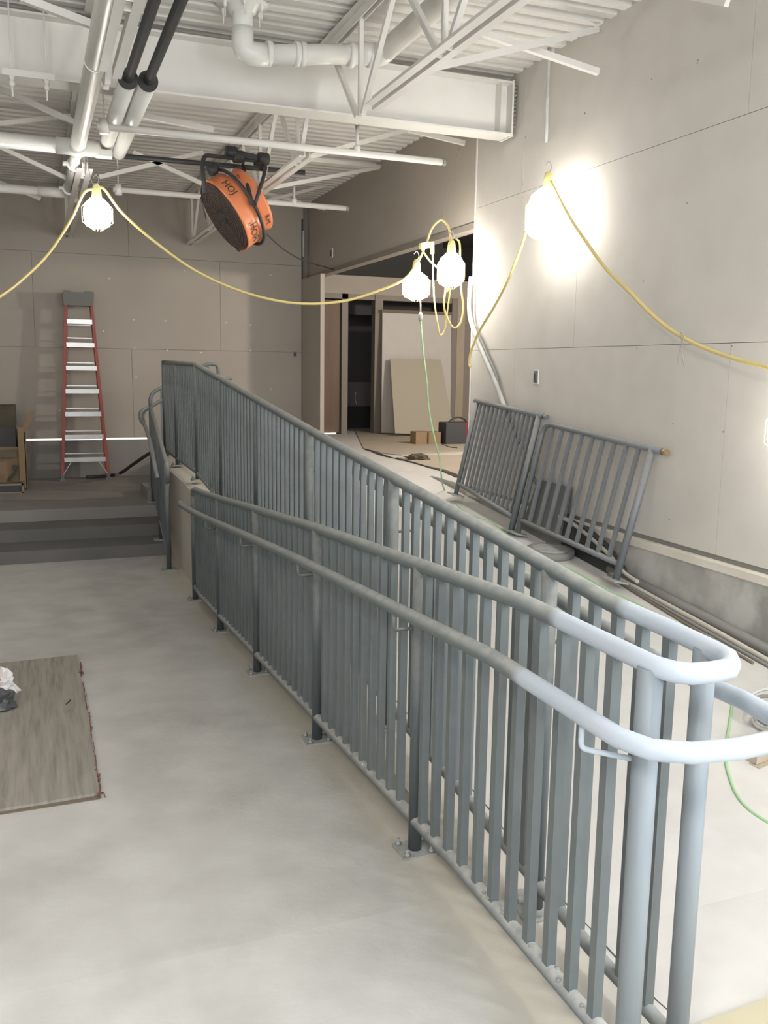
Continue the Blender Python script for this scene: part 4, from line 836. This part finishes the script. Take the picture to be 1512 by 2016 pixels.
bm = NB(); bxo(bm, kc+Vector((.005, .1, .01)), .012, .21, .172, 0); obj('tape', bm, m_plyedge, kb_)
# protection boards on the floor
def fboard(label, pts, z0, z1, m):
    bm = NB(); prism(bm, pts, 'z', z0, z1); meta(obj('floor_board', bm, m), label, 'board')
fboard('large grey hardboard covering the upper floor under the carton', [(3.9921, 11.0256, 0.5700)[:2], (4.0004, 10.3786, 0.5700)[:2], (4.1382, 10.0807, 0.5700)[:2], (4.5885, 10.1779, 0.5700)[:2], (5.2217, 10.3867, 0.5700)[:2], (6.0612, 10.8957, 0.5700)[:2], (6.7728, 13.3979, 0.5700)[:2], (4.9489, 14.0736, 0.5700)[:2]], .5702, .582, m_plyfloor)
fboard('tan plywood piece with ragged edge before the hardboard, near the ramp top', [(3.9379, 9.7487, 0.5700)[:2], (3.9423, 9.2240, 0.5700)[:2], (3.9193, 8.7518, 0.5700)[:2], (3.9574, 8.4462, 0.5700)[:2], (3.9015, 8.0027, 0.5700)[:2], (4.4495, 8.4200, 0.5700)[:2], (5.0048, 9.8825, 0.5700)[:2], (4.3326, 9.9069, 0.5700)[:2]], .5702, .586, m_plyfloor)
bm = NB(); ps_ = smoothpath([(3.9992, 10.9674, 0.5750), (3.9132, 10.0153, 0.5750), (3.9467, 9.4581, 0.5750), (3.9352, 8.8554, 0.5750), (3.9054, 8.2732, 0.5750), (3.8325, 7.8489, 0.5750)], 6)
for i in range(len(ps_)-1): bar(bm, ps_[i], ps_[i+1], random.uniform(.02, .06), .008)
s = meta(obj('black_debris', bm, m_black), 'ragged black strip of debris along the edge of the tan plywood', 'debris')
cr = Vector((4.0928, 9.4732, 0.5700)); o = crumple('crumpled_rag', cr, .13, .09, .05, m_carddark, 4, None); meta(o, 'crumpled brown rag on the debris strip at the ramp top', 'rag')
cord('loose_lead', 'thin black lead on the floor before the carton', [(5.3054, 11.4636, 0.5850), (5.1779, 10.9092, 0.5850), (5.2122, 10.7449, 0.5850)], .006, m_black)
bm = NB(); tube(bm, smoothpath([(0.5970, 12.5118, 0.1300), (0.8283, 12.5693, 0.1300), (1.0476, 12.8164, 0.1300), (1.1564, 12.0000, 0.3395), (1.2952, 11.6000, 0.5001), (1.3978, 11.3000, 0.5954)]), .022, 7)  # dark diagonal line across the back floor, drawn as a tube
meta(obj('dark_diagonal', bm, m_blackr), 'dark diagonal tube from the ladder foot up to the side steps', 'hose')  # hose is only the category; the tube draws a dark diagonal line
